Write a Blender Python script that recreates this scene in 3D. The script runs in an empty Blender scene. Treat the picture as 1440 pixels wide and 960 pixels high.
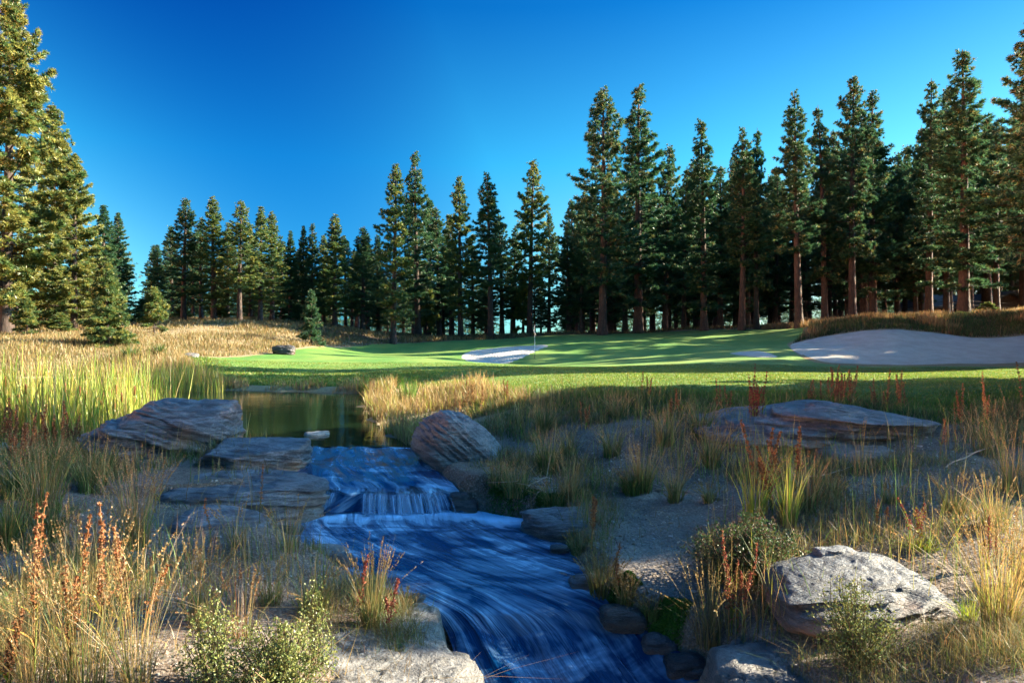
import bpy, bmesh, math, random
import numpy as np
from mathutils import Vector
from mathutils.geometry import delaunay_2d_cdt

random.seed(7)
rng = np.random.default_rng(7)
S = bpy.context.scene
C = S.collection
R = math.radians

# ------------------------------------------------------------------ camera, sky, sun, exposure
CAMZ = 1.5
cam = bpy.data.cameras.new('camera'); cam.lens = 24; cam.sensor_width = 36
cam.clip_start = 0.05; cam.clip_end = 8000
camo = bpy.data.objects.new('camera', cam); C.objects.link(camo)
camo.location = (0, 0, CAMZ); camo.rotation_euler = (R(90), 0, 0)
S.camera = camo

SUN_AZ, SUN_EL = 78.0, 26.0          # degrees clockwise from +Y, and above the horizon
SUNV = np.array([math.sin(R(SUN_AZ))*math.cos(R(SUN_EL)), math.cos(R(SUN_AZ))*math.cos(R(SUN_EL)), math.sin(R(SUN_EL))])
world = bpy.data.worlds.new('World'); S.world = world; world.use_nodes = True
nt = world.node_tree
bg = nt.nodes['Background']
sky = nt.nodes.new('ShaderNodeTexSky'); sky.sky_type = 'NISHITA'; sky.sun_disc = False
sky.sun_elevation = R(SUN_EL); sky.sun_rotation = R(SUN_AZ)
sky.altitude = 1800; sky.air_density = 1.0; sky.dust_density = 0.5; sky.ozone_density = 2.0
# polarising tint, deep blue at right angles to the sun; unseen sky near and opposite it boosted as added fill
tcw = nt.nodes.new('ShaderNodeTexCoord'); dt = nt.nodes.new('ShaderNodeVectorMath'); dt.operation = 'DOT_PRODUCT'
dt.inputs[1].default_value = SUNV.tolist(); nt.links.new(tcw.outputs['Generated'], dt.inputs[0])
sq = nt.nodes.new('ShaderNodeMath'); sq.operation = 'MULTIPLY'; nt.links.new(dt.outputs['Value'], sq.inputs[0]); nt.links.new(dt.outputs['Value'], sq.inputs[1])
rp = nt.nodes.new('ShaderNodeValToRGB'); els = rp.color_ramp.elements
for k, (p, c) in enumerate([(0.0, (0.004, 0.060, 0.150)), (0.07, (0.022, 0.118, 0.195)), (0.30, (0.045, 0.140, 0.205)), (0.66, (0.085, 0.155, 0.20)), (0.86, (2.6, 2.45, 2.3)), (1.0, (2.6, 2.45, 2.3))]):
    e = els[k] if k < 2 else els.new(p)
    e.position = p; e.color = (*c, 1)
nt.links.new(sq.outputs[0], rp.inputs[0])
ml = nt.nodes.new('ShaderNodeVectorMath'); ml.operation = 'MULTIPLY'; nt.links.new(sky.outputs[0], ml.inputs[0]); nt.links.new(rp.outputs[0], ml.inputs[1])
spz = nt.nodes.new('ShaderNodeSeparateXYZ'); nt.links.new(tcw.outputs['Generated'], spz.inputs[0])
rz_ = nt.nodes.new('ShaderNodeValToRGB'); els = rz_.color_ramp.elements
for k, (p, c) in enumerate([(0.0, (3.6, 1.30, 0.80)), (0.14, (2.6, 1.30, 0.82)), (0.25, (1.0, 1.28, 0.90)), (0.44, (0.10, 0.66, 0.77)), (0.60, (0.5, 0.85, 0.9)), (1.0, (0.9, 0.95, 1.0))]):
    e = els[k] if k < 2 else els.new(p)
    e.position = p; e.color = (*c, 1)
nt.links.new(spz.outputs[2], rz_.inputs[0])
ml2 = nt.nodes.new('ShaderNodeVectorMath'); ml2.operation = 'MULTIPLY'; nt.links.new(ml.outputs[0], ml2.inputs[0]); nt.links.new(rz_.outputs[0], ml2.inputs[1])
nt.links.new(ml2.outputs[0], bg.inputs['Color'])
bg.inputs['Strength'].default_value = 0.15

sun = bpy.data.lights.new('sun', 'SUN'); sun.energy = 4.0; sun.angle = R(0.5); sun.color = (1.0, 0.85, 0.60)
suno = bpy.data.objects.new('sun', sun); C.objects.link(suno)
suno.rotation_euler = Vector(SUNV.tolist()).to_track_quat('Z', 'Y').to_euler()

S.render.engine = 'CYCLES'
S.view_settings.view_transform = 'Standard'; S.view_settings.look = 'None'
S.view_settings.gamma = 1.0; S.view_settings.exposure = 3.2
S.view_settings.use_curve_mapping = False
cy = S.cycles
cy.max_bounces = 5; cy.diffuse_bounces = 3; cy.glossy_bounces = 3; cy.transmission_bounces = 3; cy.transparent_max_bounces = 6
cy.caustics_reflective = False; cy.caustics_refractive = False
cy.use_denoising = True
try: cy.denoiser = 'OPENIMAGEDENOISE'
except Exception: pass
cy.sample_clamp_indirect = 4.0

# ------------------------------------------------------------------ numpy noise
def _hash(ix, iy, iz, seed):
    h = (ix.astype(np.int64)*374761393 + iy.astype(np.int64)*668265263 + iz.astype(np.int64)*2147483647 + seed*1274126177) & 0xFFFFFFFF
    h = ((h ^ (h >> 13))*1274126177) & 0xFFFFFFFF
    h = h ^ (h >> 16)
    return (h & 0xFFFFFF)/float(0xFFFFFF)*2 - 1
def vnoise(p, seed=0):
    p = np.asarray(p, float); i = np.floor(p).astype(np.int64); f = p - i
    f = f*f*f*(f*(f*6 - 15) + 10)
    x, y, z = i[:, 0], i[:, 1], i[:, 2]; u, v, w = f[:, 0], f[:, 1], f[:, 2]
    def H(a, b, c): return _hash(x+a, y+b, z+c, seed)
    x00 = H(0,0,0)*(1-u)+H(1,0,0)*u; x10 = H(0,1,0)*(1-u)+H(1,1,0)*u
    x01 = H(0,0,1)*(1-u)+H(1,0,1)*u; x11 = H(0,1,1)*(1-u)+H(1,1,1)*u
    return (x00*(1-v)+x10*v)*(1-w) + (x01*(1-v)+x11*v)*w
def fbm(p, oct=4, seed=0, gain=0.5):
    s = 0; a = 1; p = np.asarray(p, float)
    for k in range(oct):
        s = s + a*vnoise(p*(2.03**k) + 17.3*k, seed+k); a *= gain
    return s
def sstep(a, b, x):
    t = np.clip((x-a)/(b-a), 0, 1); return t*t*(3-2*t)

# ------------------------------------------------------------------ mesh helpers
def mesh_np(name, V, F, mat=None, col=None, smooth=False, extra=None):
    """V (n,3); F (m,k) or a list of such arrays; col (n,3) vertex colours"""
    V = np.ascontiguousarray(V, dtype=np.float32)
    Fs = F if isinstance(F, list) else [F]
    Fs = [np.asarray(f, np.int32) for f in Fs if len(f)]
    loops = np.concatenate([f.ravel() for f in Fs])
    tot = np.concatenate([np.full(len(f), f.shape[1], np.int32) for f in Fs])
    start = np.concatenate([[0], np.cumsum(tot)[:-1]]).astype(np.int32)
    me = bpy.data.meshes.new(name)
    me.vertices.add(len(V)); me.vertices.foreach_set('co', V.ravel())
    me.loops.add(len(loops)); me.loops.foreach_set('vertex_index', loops)
    me.polygons.add(len(tot)); me.polygons.foreach_set('loop_start', start)
    try: me.polygons.foreach_set('loop_total', tot)
    except Exception: pass
    me.polygons.foreach_set('use_smooth', np.full(len(tot), bool(smooth)))
    me.update(calc_edges=True)
    if col is not None:
        a = me.color_attributes.new('col', 'FLOAT_COLOR', 'POINT')
        a.data.foreach_set('color', np.c_[np.asarray(col, np.float32), np.ones(len(V), np.float32)].astype(np.float32).ravel())
    for k, v in (extra or {}).items():
        a = me.attributes.new(k, 'FLOAT', 'POINT'); a.data.foreach_set('value', np.asarray(v, np.float32))
    if mat: me.materials.append(mat)
    return me
def link(name, me, parent=None, loc=None):
    o = bpy.data.objects.new(name, me); C.objects.link(o)
    if parent: o.parent = parent
    if loc is not None: o.location = [float(v) for v in loc]
    return o
def tag(o, label=None, cat=None, group=None, kind=None):
    if label: o['label'] = label
    if cat: o['category'] = cat
    if group: o['group'] = group
    if kind: o['kind'] = kind
    return o
def thing(name, label, cat, loc=(0, 0, 0), rz=0.0, group=None, scale=None):
    o = bpy.data.objects.new(name, None); C.objects.link(o); o.empty_display_size = 0.1
    o.location = [float(v) for v in loc]; o.rotation_euler = (0, 0, rz)
    if scale is not None: o.scale = scale
    return tag(o, label, cat, group)
class MB:
    """collects vertex / face / colour arrays of one mesh"""
    def __init__(s): s.v = []; s.f = []; s.c = []; s.n = 0
    def add(s, V, F, col):
        V = np.asarray(V, float).reshape(-1, 3); s.v.append(V)
        for f in (F if isinstance(F, list) else [F]):
            if len(f): s.f.append(np.asarray(f) + s.n)
        col = np.asarray(col, float)
        s.c.append(np.broadcast_to(col, V.shape).copy() if col.ndim == 1 else col); s.n += len(V)
    def mesh(s, name, mat, smooth=False):
        byk = {}
        for f in s.f: byk.setdefault(f.shape[1], []).append(f)
        return mesh_np(name, np.concatenate(s.v), [np.concatenate(x) for x in byk.values()], mat, np.concatenate(s.c), smooth)
def tube(P, rad, sides=6, cap=True):
    P = np.asarray(P, float); n = len(P); rad = np.broadcast_to(rad, n)
    T = np.gradient(P, axis=0); T /= np.linalg.norm(T, axis=1)[:, None] + 1e-9
    ref = np.where(np.abs(T[:, 2:3]) > 0.9, np.array([[1.0, 0, 0]]), np.array([[0, 0, 1.0]]))
    A = np.cross(T, ref); A /= np.linalg.norm(A, axis=1)[:, None] + 1e-9; B = np.cross(T, A)
    th = np.linspace(0, 2*np.pi, sides, endpoint=False)
    V = P[:, None] + rad[:, None, None]*(np.cos(th)[None, :, None]*A[:, None] + np.sin(th)[None, :, None]*B[:, None])
    i = np.arange(n-1)[:, None]*sides; j = np.arange(sides)[None]; k = (j+1) % sides
    F = np.stack([i+j, i+k, i+sides+k, i+sides+j], -1).reshape(-1, 4)
    return V.reshape(-1, 3), F
def blades(roots, h, w, az, lean, cb, ct, nseg=3, curve=1.8, side=None):
    """curved tapering ribbons; returns V, F, colours"""
    N = len(roots); u = np.linspace(0, 1, nseg+1)
    az = np.broadcast_to(az, N); lean = np.broadcast_to(lean, N); h = np.broadcast_to(h, N); w = np.broadcast_to(w, N)
    dh = np.stack([np.cos(az), np.sin(az), np.zeros(N)], 1)
    sa = az + (rng.uniform(-1.2, 1.2, N) + np.pi/2 if side is None else side)
    sd = np.stack([np.cos(sa), np.sin(sa), np.zeros(N)], 1)
    P = roots[:, None] + dh[:, None]*(lean*h)[:, None, None]*(u**curve)[None, :, None]
    P[:, :, 2] += h[:, None]*(u - 0.22*np.minimum(lean, 2)[:, None]*u**2)
    ww = w[:, None]*np.clip(1 - u**1.7, 0.06, 1)[None]*0.5
    L = P - sd[:, None]*ww[..., None]; Rr = P + sd[:, None]*ww[..., None]
    V = np.stack([L, Rr], 2).reshape(-1, 3)
    b = (np.arange(N)*(nseg+1)*2)[:, None] + (np.arange(nseg)*2)[None]
    F = np.stack([b, b+1, b+3, b+2], -1).reshape(-1, 4)
    cb = np.broadcast_to(cb, (N, 3)); ct = np.broadcast_to(ct, (N, 3))
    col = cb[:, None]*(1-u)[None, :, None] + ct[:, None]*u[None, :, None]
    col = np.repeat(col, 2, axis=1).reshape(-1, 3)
    return V, F, col
def flakes(cent, size, k, col, stretch=None, wid=0.45):
    """k small random triangles round each centre (seeds, leaves, needle tufts)"""
    N = len(cent); c = np.repeat(cent, k, 0); M = N*k
    size = np.repeat(np.broadcast_to(size, N), k)
    d = rng.normal(size=(M, 3)); d /= np.linalg.norm(d, axis=1)[:, None]
    if stretch is not None:
        d = d + np.repeat(np.broadcast_to(stretch, (N, 3)), k, 0); d /= np.linalg.norm(d, axis=1)[:, None]
    p = np.cross(d, rng.normal(size=(M, 3))); p /= np.linalg.norm(p, axis=1)[:, None] + 1e-9
    s = size[:, None]
    V = np.stack([c - p*s*wid , c + p*s*wid, c + d*s + p*s*0.1], 1).reshape(-1, 3)
    F = np.arange(M*3).reshape(-1, 3)
    cc = np.repeat(np.broadcast_to(col, (N, 3)), k*3, 0)
    return V, F, cc

# ------------------------------------------------------------------ materials
def newmat(name):
    m = bpy.data.materials.new(name); m.use_nodes = True
    n = m.node_tree.nodes; n.clear()
    out = n.new('ShaderNodeOutputMaterial')
    return m, m.node_tree, out
def nd(t, kind, **kw):
    x = t.nodes.new('ShaderNode'+kind)
    for k, v in kw.items():
        if k in x.inputs: x.inputs[k].default_value = v
        else: setattr(x, k, v)
    return x
def ramp(t, fac, stops):
    r = t.nodes.new('ShaderNodeValToRGB'); e = r.color_ramp.elements
    while len(e) < len(stops): e.new(0.5)
    for el, (p, c) in zip(e, stops):
        el.position = p; el.color = (*c, 1) if len(c) == 3 else c
    t.links.new(fac, r.inputs[0]); return r.outputs[0]
def mixc(t, fac, a, b, mode='MIX'):
    m = t.nodes.new('ShaderNodeMix'); m.data_type = 'RGBA'; m.blend_type = mode
    for sock, val in ((m.inputs[0], fac), (m.inputs[6], a), (m.inputs[7], b)):
        if hasattr(val, 'node'): t.links.new(val, sock)
        elif isinstance(val, (int, float)): sock.default_value = val
        else: sock.default_value = (*val, 1)
    return m.outputs[2]
def mapped(t, scale=(1, 1, 1), coord='Object', rot=(0, 0, 0)):
    tc = t.nodes.new('ShaderNodeTexCoord'); mp = t.nodes.new('ShaderNodeMapping')
    mp.inputs['Scale'].default_value = scale; mp.inputs['Rotation'].default_value = rot
    t.links.new(tc.outputs[coord], mp.inputs[0]); return mp.outputs[0]
def noise(t, vec, scale, detail=4, rough=0.55, dist=0.0):
    n = t.nodes.new('ShaderNodeTexNoise'); n.inputs['Scale'].default_value = scale; n.inputs['Detail'].default_value = detail
    n.inputs['Roughness'].default_value = rough; n.inputs['Distortion'].default_value = dist
    if vec is not None: t.links.new(vec, n.inputs['Vector'])
    return n.outputs['Fac']
def mathn(t, op, a, b=0.5, clamp=False):
    m = t.nodes.new('ShaderNodeMath'); m.operation = op; m.use_clamp = clamp
    for s, v in ((m.inputs[0], a), (m.inputs[1], b)):
        if hasattr(v, 'node'): t.links.new(v, s)
        else: s.default_value = v
    return m.outputs[0]
def bump(t, h, strength=0.5, dist=0.02, normal=None):
    b = t.nodes.new('ShaderNodeBump'); b.inputs['Strength'].default_value = strength; b.inputs['Distance'].default_value = dist
    t.links.new(h, b.inputs['Height'])
    if normal is not None: t.links.new(normal, b.inputs['Normal'])
    return b.outputs[0]
def attr(t, name):
    a = t.nodes.new('ShaderNodeAttribute'); a.attribute_name = name; return a

def plant_mat(name, trans=0.35, spec=0.25, gain=1.0):
    m, t, out = newmat(name)
    a = attr(t, 'col')
    tc = t.nodes.new('ShaderNodeTexCoord')
    n = noise(t, tc.outputs['Object'], 1.7, 2)
    c = mixc(t, 1.0, a.outputs['Color'], ramp(t, n, [(0.25, (0.75*gain,)*3), (0.75, (1.2*gain,)*3)]), 'MULTIPLY')
    d = nd(t, 'BsdfDiffuse'); t.links.new(c, d.inputs['Color'])
    tr = nd(t, 'BsdfTranslucent'); t.links.new(c, tr.inputs['Color'])
    mx = nd(t, 'MixShader'); mx.inputs[0].default_value = trans
    t.links.new(d.outputs[0], mx.inputs[1]); t.links.new(tr.outputs[0], mx.inputs[2])
    g = nd(t, 'BsdfGlossy', Roughness=0.45); g.inputs['Color'].default_value = (spec, spec, spec, 1)
    ad = nd(t, 'MixShader'); ad.inputs[0].default_value = 0.06
    t.links.new(mx.outputs[0], ad.inputs[1]); t.links.new(g.outputs[0], ad.inputs[2])
    t.links.new(ad.outputs[0], out.inputs[0]); return m
M_NEEDLE = plant_mat('pine_needles', 0.38, 0.5)
M_GRASS = plant_mat('grass_blades', 0.40, 0.4)
M_SEED = plant_mat('seed_heads', 0.20, 0.2)
M_LEAF = plant_mat('leaves', 0.35, 0.5)

def bark_mat():
    m, t, out = newmat('pine_bark')
    v = mapped(t, (1, 1, 0.25)); vo = t.nodes.new('ShaderNodeTexVoronoi'); vo.inputs['Scale'].default_value = 6.0
    vo.feature = 'DISTANCE_TO_EDGE'; t.links.new(v, vo.inputs['Vector'])
    n = noise(t, v, 9, 4)
    c = ramp(t, n, [(0.3, (0.025, 0.016, 0.013)), (0.6, (0.060, 0.038, 0.030)), (0.8, (0.10, 0.068, 0.052))])
    c = mixc(t, ramp(t, vo.outputs[0], [(0.0, (1, 1, 1)), (0.12, (0, 0, 0))]), c, (0.03, 0.02, 0.015))
    p = nd(t, 'BsdfPrincipled', Roughness=0.9); t.links.new(c, p.inputs['Base Color'])
    t.links.new(bump(t, vo.outputs[0], 0.8, 0.05), p.inputs['Normal']); t.links.new(p.outputs[0], out.inputs[0]); return m
M_BARK = bark_mat()

def rock_mat(name, base=(0.065, 0.073, 0.088), light=(0.16, 0.175, 0.195), brown=(0.26, 0.15, 0.085), brown_amt=0.5, tilt=0.25, wet=0.0):
    m, t, out = newmat(name)
    v = mapped(t, (1.0, 1.0, 7.0), rot=(tilt, 0.2, 0)); v1 = mapped(t)
    n1 = noise(t, v, 3.2, 7, 0.65, 0.6); n2 = noise(t, v1, 2.0, 3); n3 = noise(t, v1, 42, 4, 0.7); n4 = noise(t, v, 9, 5, 0.7, 0.3)
    c = ramp(t, n1, [(0.32, tuple(0.25*x for x in base)), (0.46, base), (0.60, light), (0.72, tuple(0.6*x for x in base))])
    c = mixc(t, ramp(t, n3, [(0.35, (0.6,)*3), (0.7, (0, 0, 0))]), c, tuple(0.5*x for x in base))
    tc = t.nodes.new('ShaderNodeTexCoord'); sp = t.nodes.new('ShaderNodeSeparateXYZ'); t.links.new(tc.outputs['Generated'], sp.inputs[0])
    low = mathn(t, 'SUBTRACT', mathn(t, 'MULTIPLY', n2, 1.1), mathn(t, 'MULTIPLY', sp.outputs[2], 1.0))
    bf = mathn(t, 'MULTIPLY', ramp(t, low, [(0.02, (0, 0, 0)), (0.28, (1, 1, 1))]), brown_amt)
    c = mixc(t, bf, c, mixc(t, n1, tuple(0.45*x for x in brown), tuple(1.4*x for x in brown)))
    lic = noise(t, v1, 6.5, 6, 0.75)
    c = mixc(t, mathn(t, 'MULTIPLY', ramp(t, lic, [(0.60, (0, 0, 0)), (0.66, (1, 1, 1))]), 0.45), c, tuple(1.35*x for x in light))
    p = nd(t, 'BsdfPrincipled', Roughness=0.58 - 0.35*wet); t.links.new(c, p.inputs['Base Color'])
    b = bump(t, n1, 0.7, 0.06); b = bump(t, n4, 0.9, 0.04, b); b = bump(t, n3, 0.5, 0.012, b)
    t.links.new(b, p.inputs['Normal']); t.links.new(p.outputs[0], out.inputs[0]); return m
# ------------------------------------------------------------------ terrain
def W(px, py, D):
    return np.array([(px-720)/960*D, D, CAMZ-(py-480)/960*D])
CP = [  # measured spots: picture column, picture row, distance
 (0,960,3.3),(250,960,3.4),(450,930,3.9),(600,940,4.05),(100,800,4.8),(300,800,5.0),(330,770,5.4),(50,700,6.5),(250,720,6.5),
 (0,640,8),(100,652,8.2),(-150,700,6.2),(-200,600,9.5),(-300,900,3.6),(250,672,8.0),(400,680,7.9),
 (720,690,7.5),(760,722,6.8),(830,705,7.0),(900,740,6.3),(880,800,5.4),(950,850,4.9),(990,920,4.3),(1100,940,3.9),(1250,950,3.5),
 (1430,950,3.3),(1230,880,4.15),(1400,800,4.8),(1400,700,6),(1300,720,5.8),(1200,690,6.4),(1050,720,6.2),(1060,800,5.2),
 (1170,640,8.0),(1000,635,8.2),(850,645,8.2),(900,590,9.5),(750,605,10),(720,572,12),(650,605,10.5),(590,612,10.9),(560,606,11.6),
 (640,562,14),(700,546,15),(800,560,11.5),(900,560,11),(1100,555,11),(1300,560,10.5),(1440,570,9.8),(1440,620,8),(1350,600,8.6),
 (1600,640,7),(1700,900,3.6),(1700,560,10),
 (700,520,25),(900,525,21),(1100,525,21),(1300,525,20),(1440,520,24),(1650,516,24),
 (752,503,43.5),(600,505,38),(900,505,40),(1050,507,36),(1200,512,36),(1320,513,35.5),(1440,512,36),(1600,512,36),
 (700,510,42.3),(660,508,43.2),(730,507,43.6),(700,512,37),(700,513.5,33),(640,508,40),(700,489,50),(700,478,58),(760,472.5,61),(850,470,62),(950,466,64),(553,483,56),(1050,463,62),(1125,460.5,57),(1090,470,52),(650,479,58),
 (1110,490,43),(1130,481,46),(1180,473,46.5),(1250,468,46),(1330,473,45.5),(1440,473,44),(1600,470,44),(1250,453,50),(1440,451,48),(1160,459,51),
 (1360,447,62),(1440,443,65),(1250,452,60),(1600,440,62),
 (470,487,50),(400,496,40),(430,482,48),(300,501,36),(350,530,25),(450,536,24),(560,521,28),(640,530,22),(540,541,20.5),
 (300,457,52),(200,462,50),(400,460,55),(500,464,62),(560,472,66),(150,477,40),(250,487,40),(350,478,45),
 (10,469,44),(60,482,36),(0,512,28),(100,502,32),(170,493,34),(-200,470,44),(-250,510,28),(-60,520,24),(180,515,29),(260,508,30),
 (720,480,90),(0,455,90),(400,462,90),(1100,462,90),(1440,445,95),(1700,440,90),(-300,450,90),
 (720,492,140),(0,485,140),(1440,470,140),(1800,470,140),(-400,480,140)]
CPW = np.array([W(*c) for c in CP])
def _uv(x, y):
    yy = np.maximum(y, 1.8)
    return np.stack([np.clip(x/yy, -1.4, 1.4)*3.2, np.log(yy)*2.2], -1)
_cu = _uv(CPW[:, 0], CPW[:, 1])
def _phi(d2): return -np.sqrt(d2 + 0.05)
_K = _phi(((_cu[:, None]-_cu[None])**2).sum(-1))
_P = np.c_[np.ones(len(_cu)), _cu]
_n = len(_cu)
_A = np.block([[_K + np.eye(_n)*(-0.004), _P], [_P.T, np.zeros((3, 3))]])
_sol = np.linalg.solve(_A, np.r_[CPW[:, 2], np.zeros(3)])
def base_z(x, y):
    out = np.empty(len(x))
    for s in range(0, len(x), 40000):
        q = _uv(x[s:s+40000], y[s:s+40000])
        k = _phi(((q[:, None]-_cu[None])**2).sum(-1))
        out[s:s+40000] = k@_sol[:_n] + _sol[_n] + q@_sol[_n+1:]
    far = sstep(110, 220, y)
    return out*(1-far) + far*(-2.0)

POND = np.array([(-1.5,9.73),(-1.75,10.4),(-2.1,11.2),(-2.4,12.2),(-3.0,14),(-3.6,16.5),(-4.0,19.5),(-6.5,20.3),(-9.6,21.2),(-12,23.5),
 (-15,27),(-19,28.5),(-24,26),(-24,18),(-16,13),(-9,10.6),(-6.2,9.9),(-4.2,9.4),(-3.02,9.73)])
def poly_sd(x, y, poly):
    """signed distance to a polygon, negative inside"""
    d = np.full(len(x), 1e9); ins = np.zeros(len(x), bool)
    n = len(poly)
    for i in range(n):
        ax, ay = poly[i]; bx, by = poly[(i+1) % n]
        ex, ey = bx-ax, by-ay
        t = np.clip(((x-ax)*ex+(y-ay)*ey)/(ex*ex+ey*ey), 0, 1)
        d = np.minimum(d, np.hypot(x-ax-t*ex, y-ay-t*ey))
        c = ((ay > y) != (by > y)) & (x < (bx-ax)*(y-ay)/((by-ay) if by != ay else 1e-9)+ax)
        ins ^= c
    return np.where(ins, -d, d)
# stream stations: picture row, water level, left and right picture columns
ST = [(628,0.0,422,572),(655,-.04,418,596),(676,-.075,426,622),(685,-.105,434,630),(690.5,-.15,437,636),(717,-.345,402,652),(735,-.37,395,775),
      (760,-.38,420,770),(800,-.40,500,806),(830,-.43,565,822),(860,-.50,622,858),(890,-.62,645,905),(930,-.72,662,955),(970,-.80,682,992),
      (1100,-.92,735,1090)]
_sy, _sz, _sl, _sr = [], [], [], []
for py, z, l, r in ST:
    D = (CAMZ-z)*960/(py-480); _sy.append(D); _sz.append(z); _sl.append((l-720)/960*D); _sr.append((r-720)/960*D)
_sy += [2.0, -3.0, -12.0]; _sz += [-1.0, -1.3, -1.9]; _sl += [0.75, 1.3, 1.5]; _sr += [1.9, 2.6, 3.0]
_sy, _sz, _sl, _sr = map(np.array, (_sy, _sz, _sl, _sr))
def stream_at(y):
    f = lambda a: np.interp(y, _sy[::-1], a[::-1])
    return f(_sl), f(_sr), f(_sz)

def px_world(pts):
    return np.array([W(px, py, D)[:2] for px, py, D in pts])
FAIRWAY = px_world([(262,507,33),(330,499,36.5),(400,493,41),(480,484.5,51),(560,481,56.5),(650,477.5,58.5),(760,472,61),(850,469.5,62),(950,465.5,63.5),(1050,462.5,62),
 (1110,460.5,58),(1135,462,55),(1134,473,49),(1110,482,45.5),(1150,508,36.5),(1320,513.5,35),(1440,512,35),(2100,512,35),(2200,572,10.2),(1440,574,9.9),(1340,583,9.2),(1250,570,9.9),(1150,566,10.2),
 (1050,566,10.2),(950,562,10.8),(860,566,10.9),(790,566,11.6),(740,570,12.2),(690,558,14),(650,553,16),(600,546,18.5),(545,545,20.4),(480,548,20.9),(400,549,21.4),(330,546,22.5),(296,536,25),(275,520,29)])
BUNKERS = [
 px_world([(647,497,46.5),(663,491,49),(700,488.5,50),(740,487.5,50.5),(766,487,51),(775,490,50),(762,497,47.5),(735,506,43.6),(700,511,41.8),(668,511,41.8),(649,505,44)]),
 px_world([(1110,483,45),(1130,477,46.5),(1180,472,47),(1250,467.5,46.6),(1320,475,46),(1375,478,44.8),(1440,473,44.5),(1600,469,44.5),(1600,511,36.6),(1440,511,36.6),(1300,512.5,36.2),(1205,511.5,36.6),(1152,507,37.2),(1122,496,40.5)]),
 px_world([(1022,497.5,40.5),(1055,495,41.5),(1082,498,40.5),(1096,505,38),(1075,505.5,37.6),(1045,502,38.6)])]

def raw_z(x, y):
    z = base_z(x, y)
    p = np.stack([x, y, np.zeros_like(x)], -1)
    fw = poly_sd(x, y, FAIRWAY)
    rough = sstep(-0.2, 0.6, fw)
    near = 1 - sstep(14, 26, y)
    z = z + rough*near*(0.045*fbm(p*1.1, 4, 3) + 0.012*fbm(p*7.0, 3, 9)) + rough*(1-near)*0.10*fbm(p*0.25, 3, 5)
    z = z + (1-rough)*0.02*fbm(p*0.5, 2, 8)
    sd = poly_sd(x, y, POND) + 0.22*fbm(p*1.4, 3, 19)*sstep(9.9, 11, y)
    sh = sstep(0.0, 2.4, sd); shore = np.maximum(z, 0.03)*sh + (1-sh)*(-0.012 + 0.16*np.clip(sd, 0, 0.8))
    z = np.where(sd > 0, np.where(sd < 2.5, shore, z), np.minimum(z, -0.02 - 0.30*np.clip(-sd, 0, 1.5)))
    l, r, zs = stream_at(y)
    d = np.maximum(l-x, x-r)
    act = (y < 9.9)
    z = np.where(act & (d > 0.08) & (d < 1.2), np.maximum(z, zs+0.03), z)
    w = sstep(np.where(x < 0.5*(l+r), 0.55, 0.30), -0.08, d + 0.06*fbm(p*3.0, 3, 14))*act
    return z*(1-w) + (np.minimum(z, zs-0.14))*w
def lower_under_sheets(x, y):
    s = np.minimum.reduce([poly_sd(x, y, FAIRWAY)] + [poly_sd(x, y, b) for b in BUNKERS])
    return 0.10*sstep(-0.15, -0.8, s)

rows = np.concatenate([np.linspace(-25, 2.4, 30), np.arange(2.5, 12, 0.032), np.geomspace(12.05, 72, 230), np.geomspace(73, 4000, 50)])
NC = 640
tcol = np.linspace(-1, 1, NC); acol = 2.2*np.sign(tcol)*np.abs(tcol)**1.5
GX = acol[None]*(np.maximum(rows, 0)[:, None] + 6.0); GY = np.repeat(rows[:, None], NC, 1)
GZ = raw_z(GX.ravel(), GY.ravel()).reshape(GX.shape)
def gz(x, y):
    """height of the ground (not lowered under the turf and sand sheets) at points"""
    x = np.atleast_1d(np.asarray(x, float)); y = np.atleast_1d(np.asarray(y, float))
    i = np.clip(np.searchsorted(rows, y)-1, 0, len(rows)-2); fy = np.clip((y-rows[i])/(rows[i+1]-rows[i]), 0, 1)
    a = np.clip(x/(np.maximum(y, 0)+6.0), -2.19, 2.19)
    j = np.clip(np.searchsorted(acol, a)-1, 0, NC-2); fx = (a-acol[j])/(acol[j+1]-acol[j])
    return (GZ[i, j]*(1-fx)+GZ[i, j+1]*fx)*(1-fy) + (GZ[i+1, j]*(1-fx)+GZ[i+1, j+1]*fx)*fy
_ds = np.geomspace(2.2, 160, 1500)
def hit(px, py):
    """where the ground lies under one spot of the photograph"""
    x = (px-720)/960*_ds; z = CAMZ-(py-480)/960*_ds
    k = np.nonzero(z < gz(x, _ds))[0]
    D = _ds[k[0]] if len(k) else 60.0
    X = (px-720)/960*D
    return np.array([X, D, gz(X, D)[0]])

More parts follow.
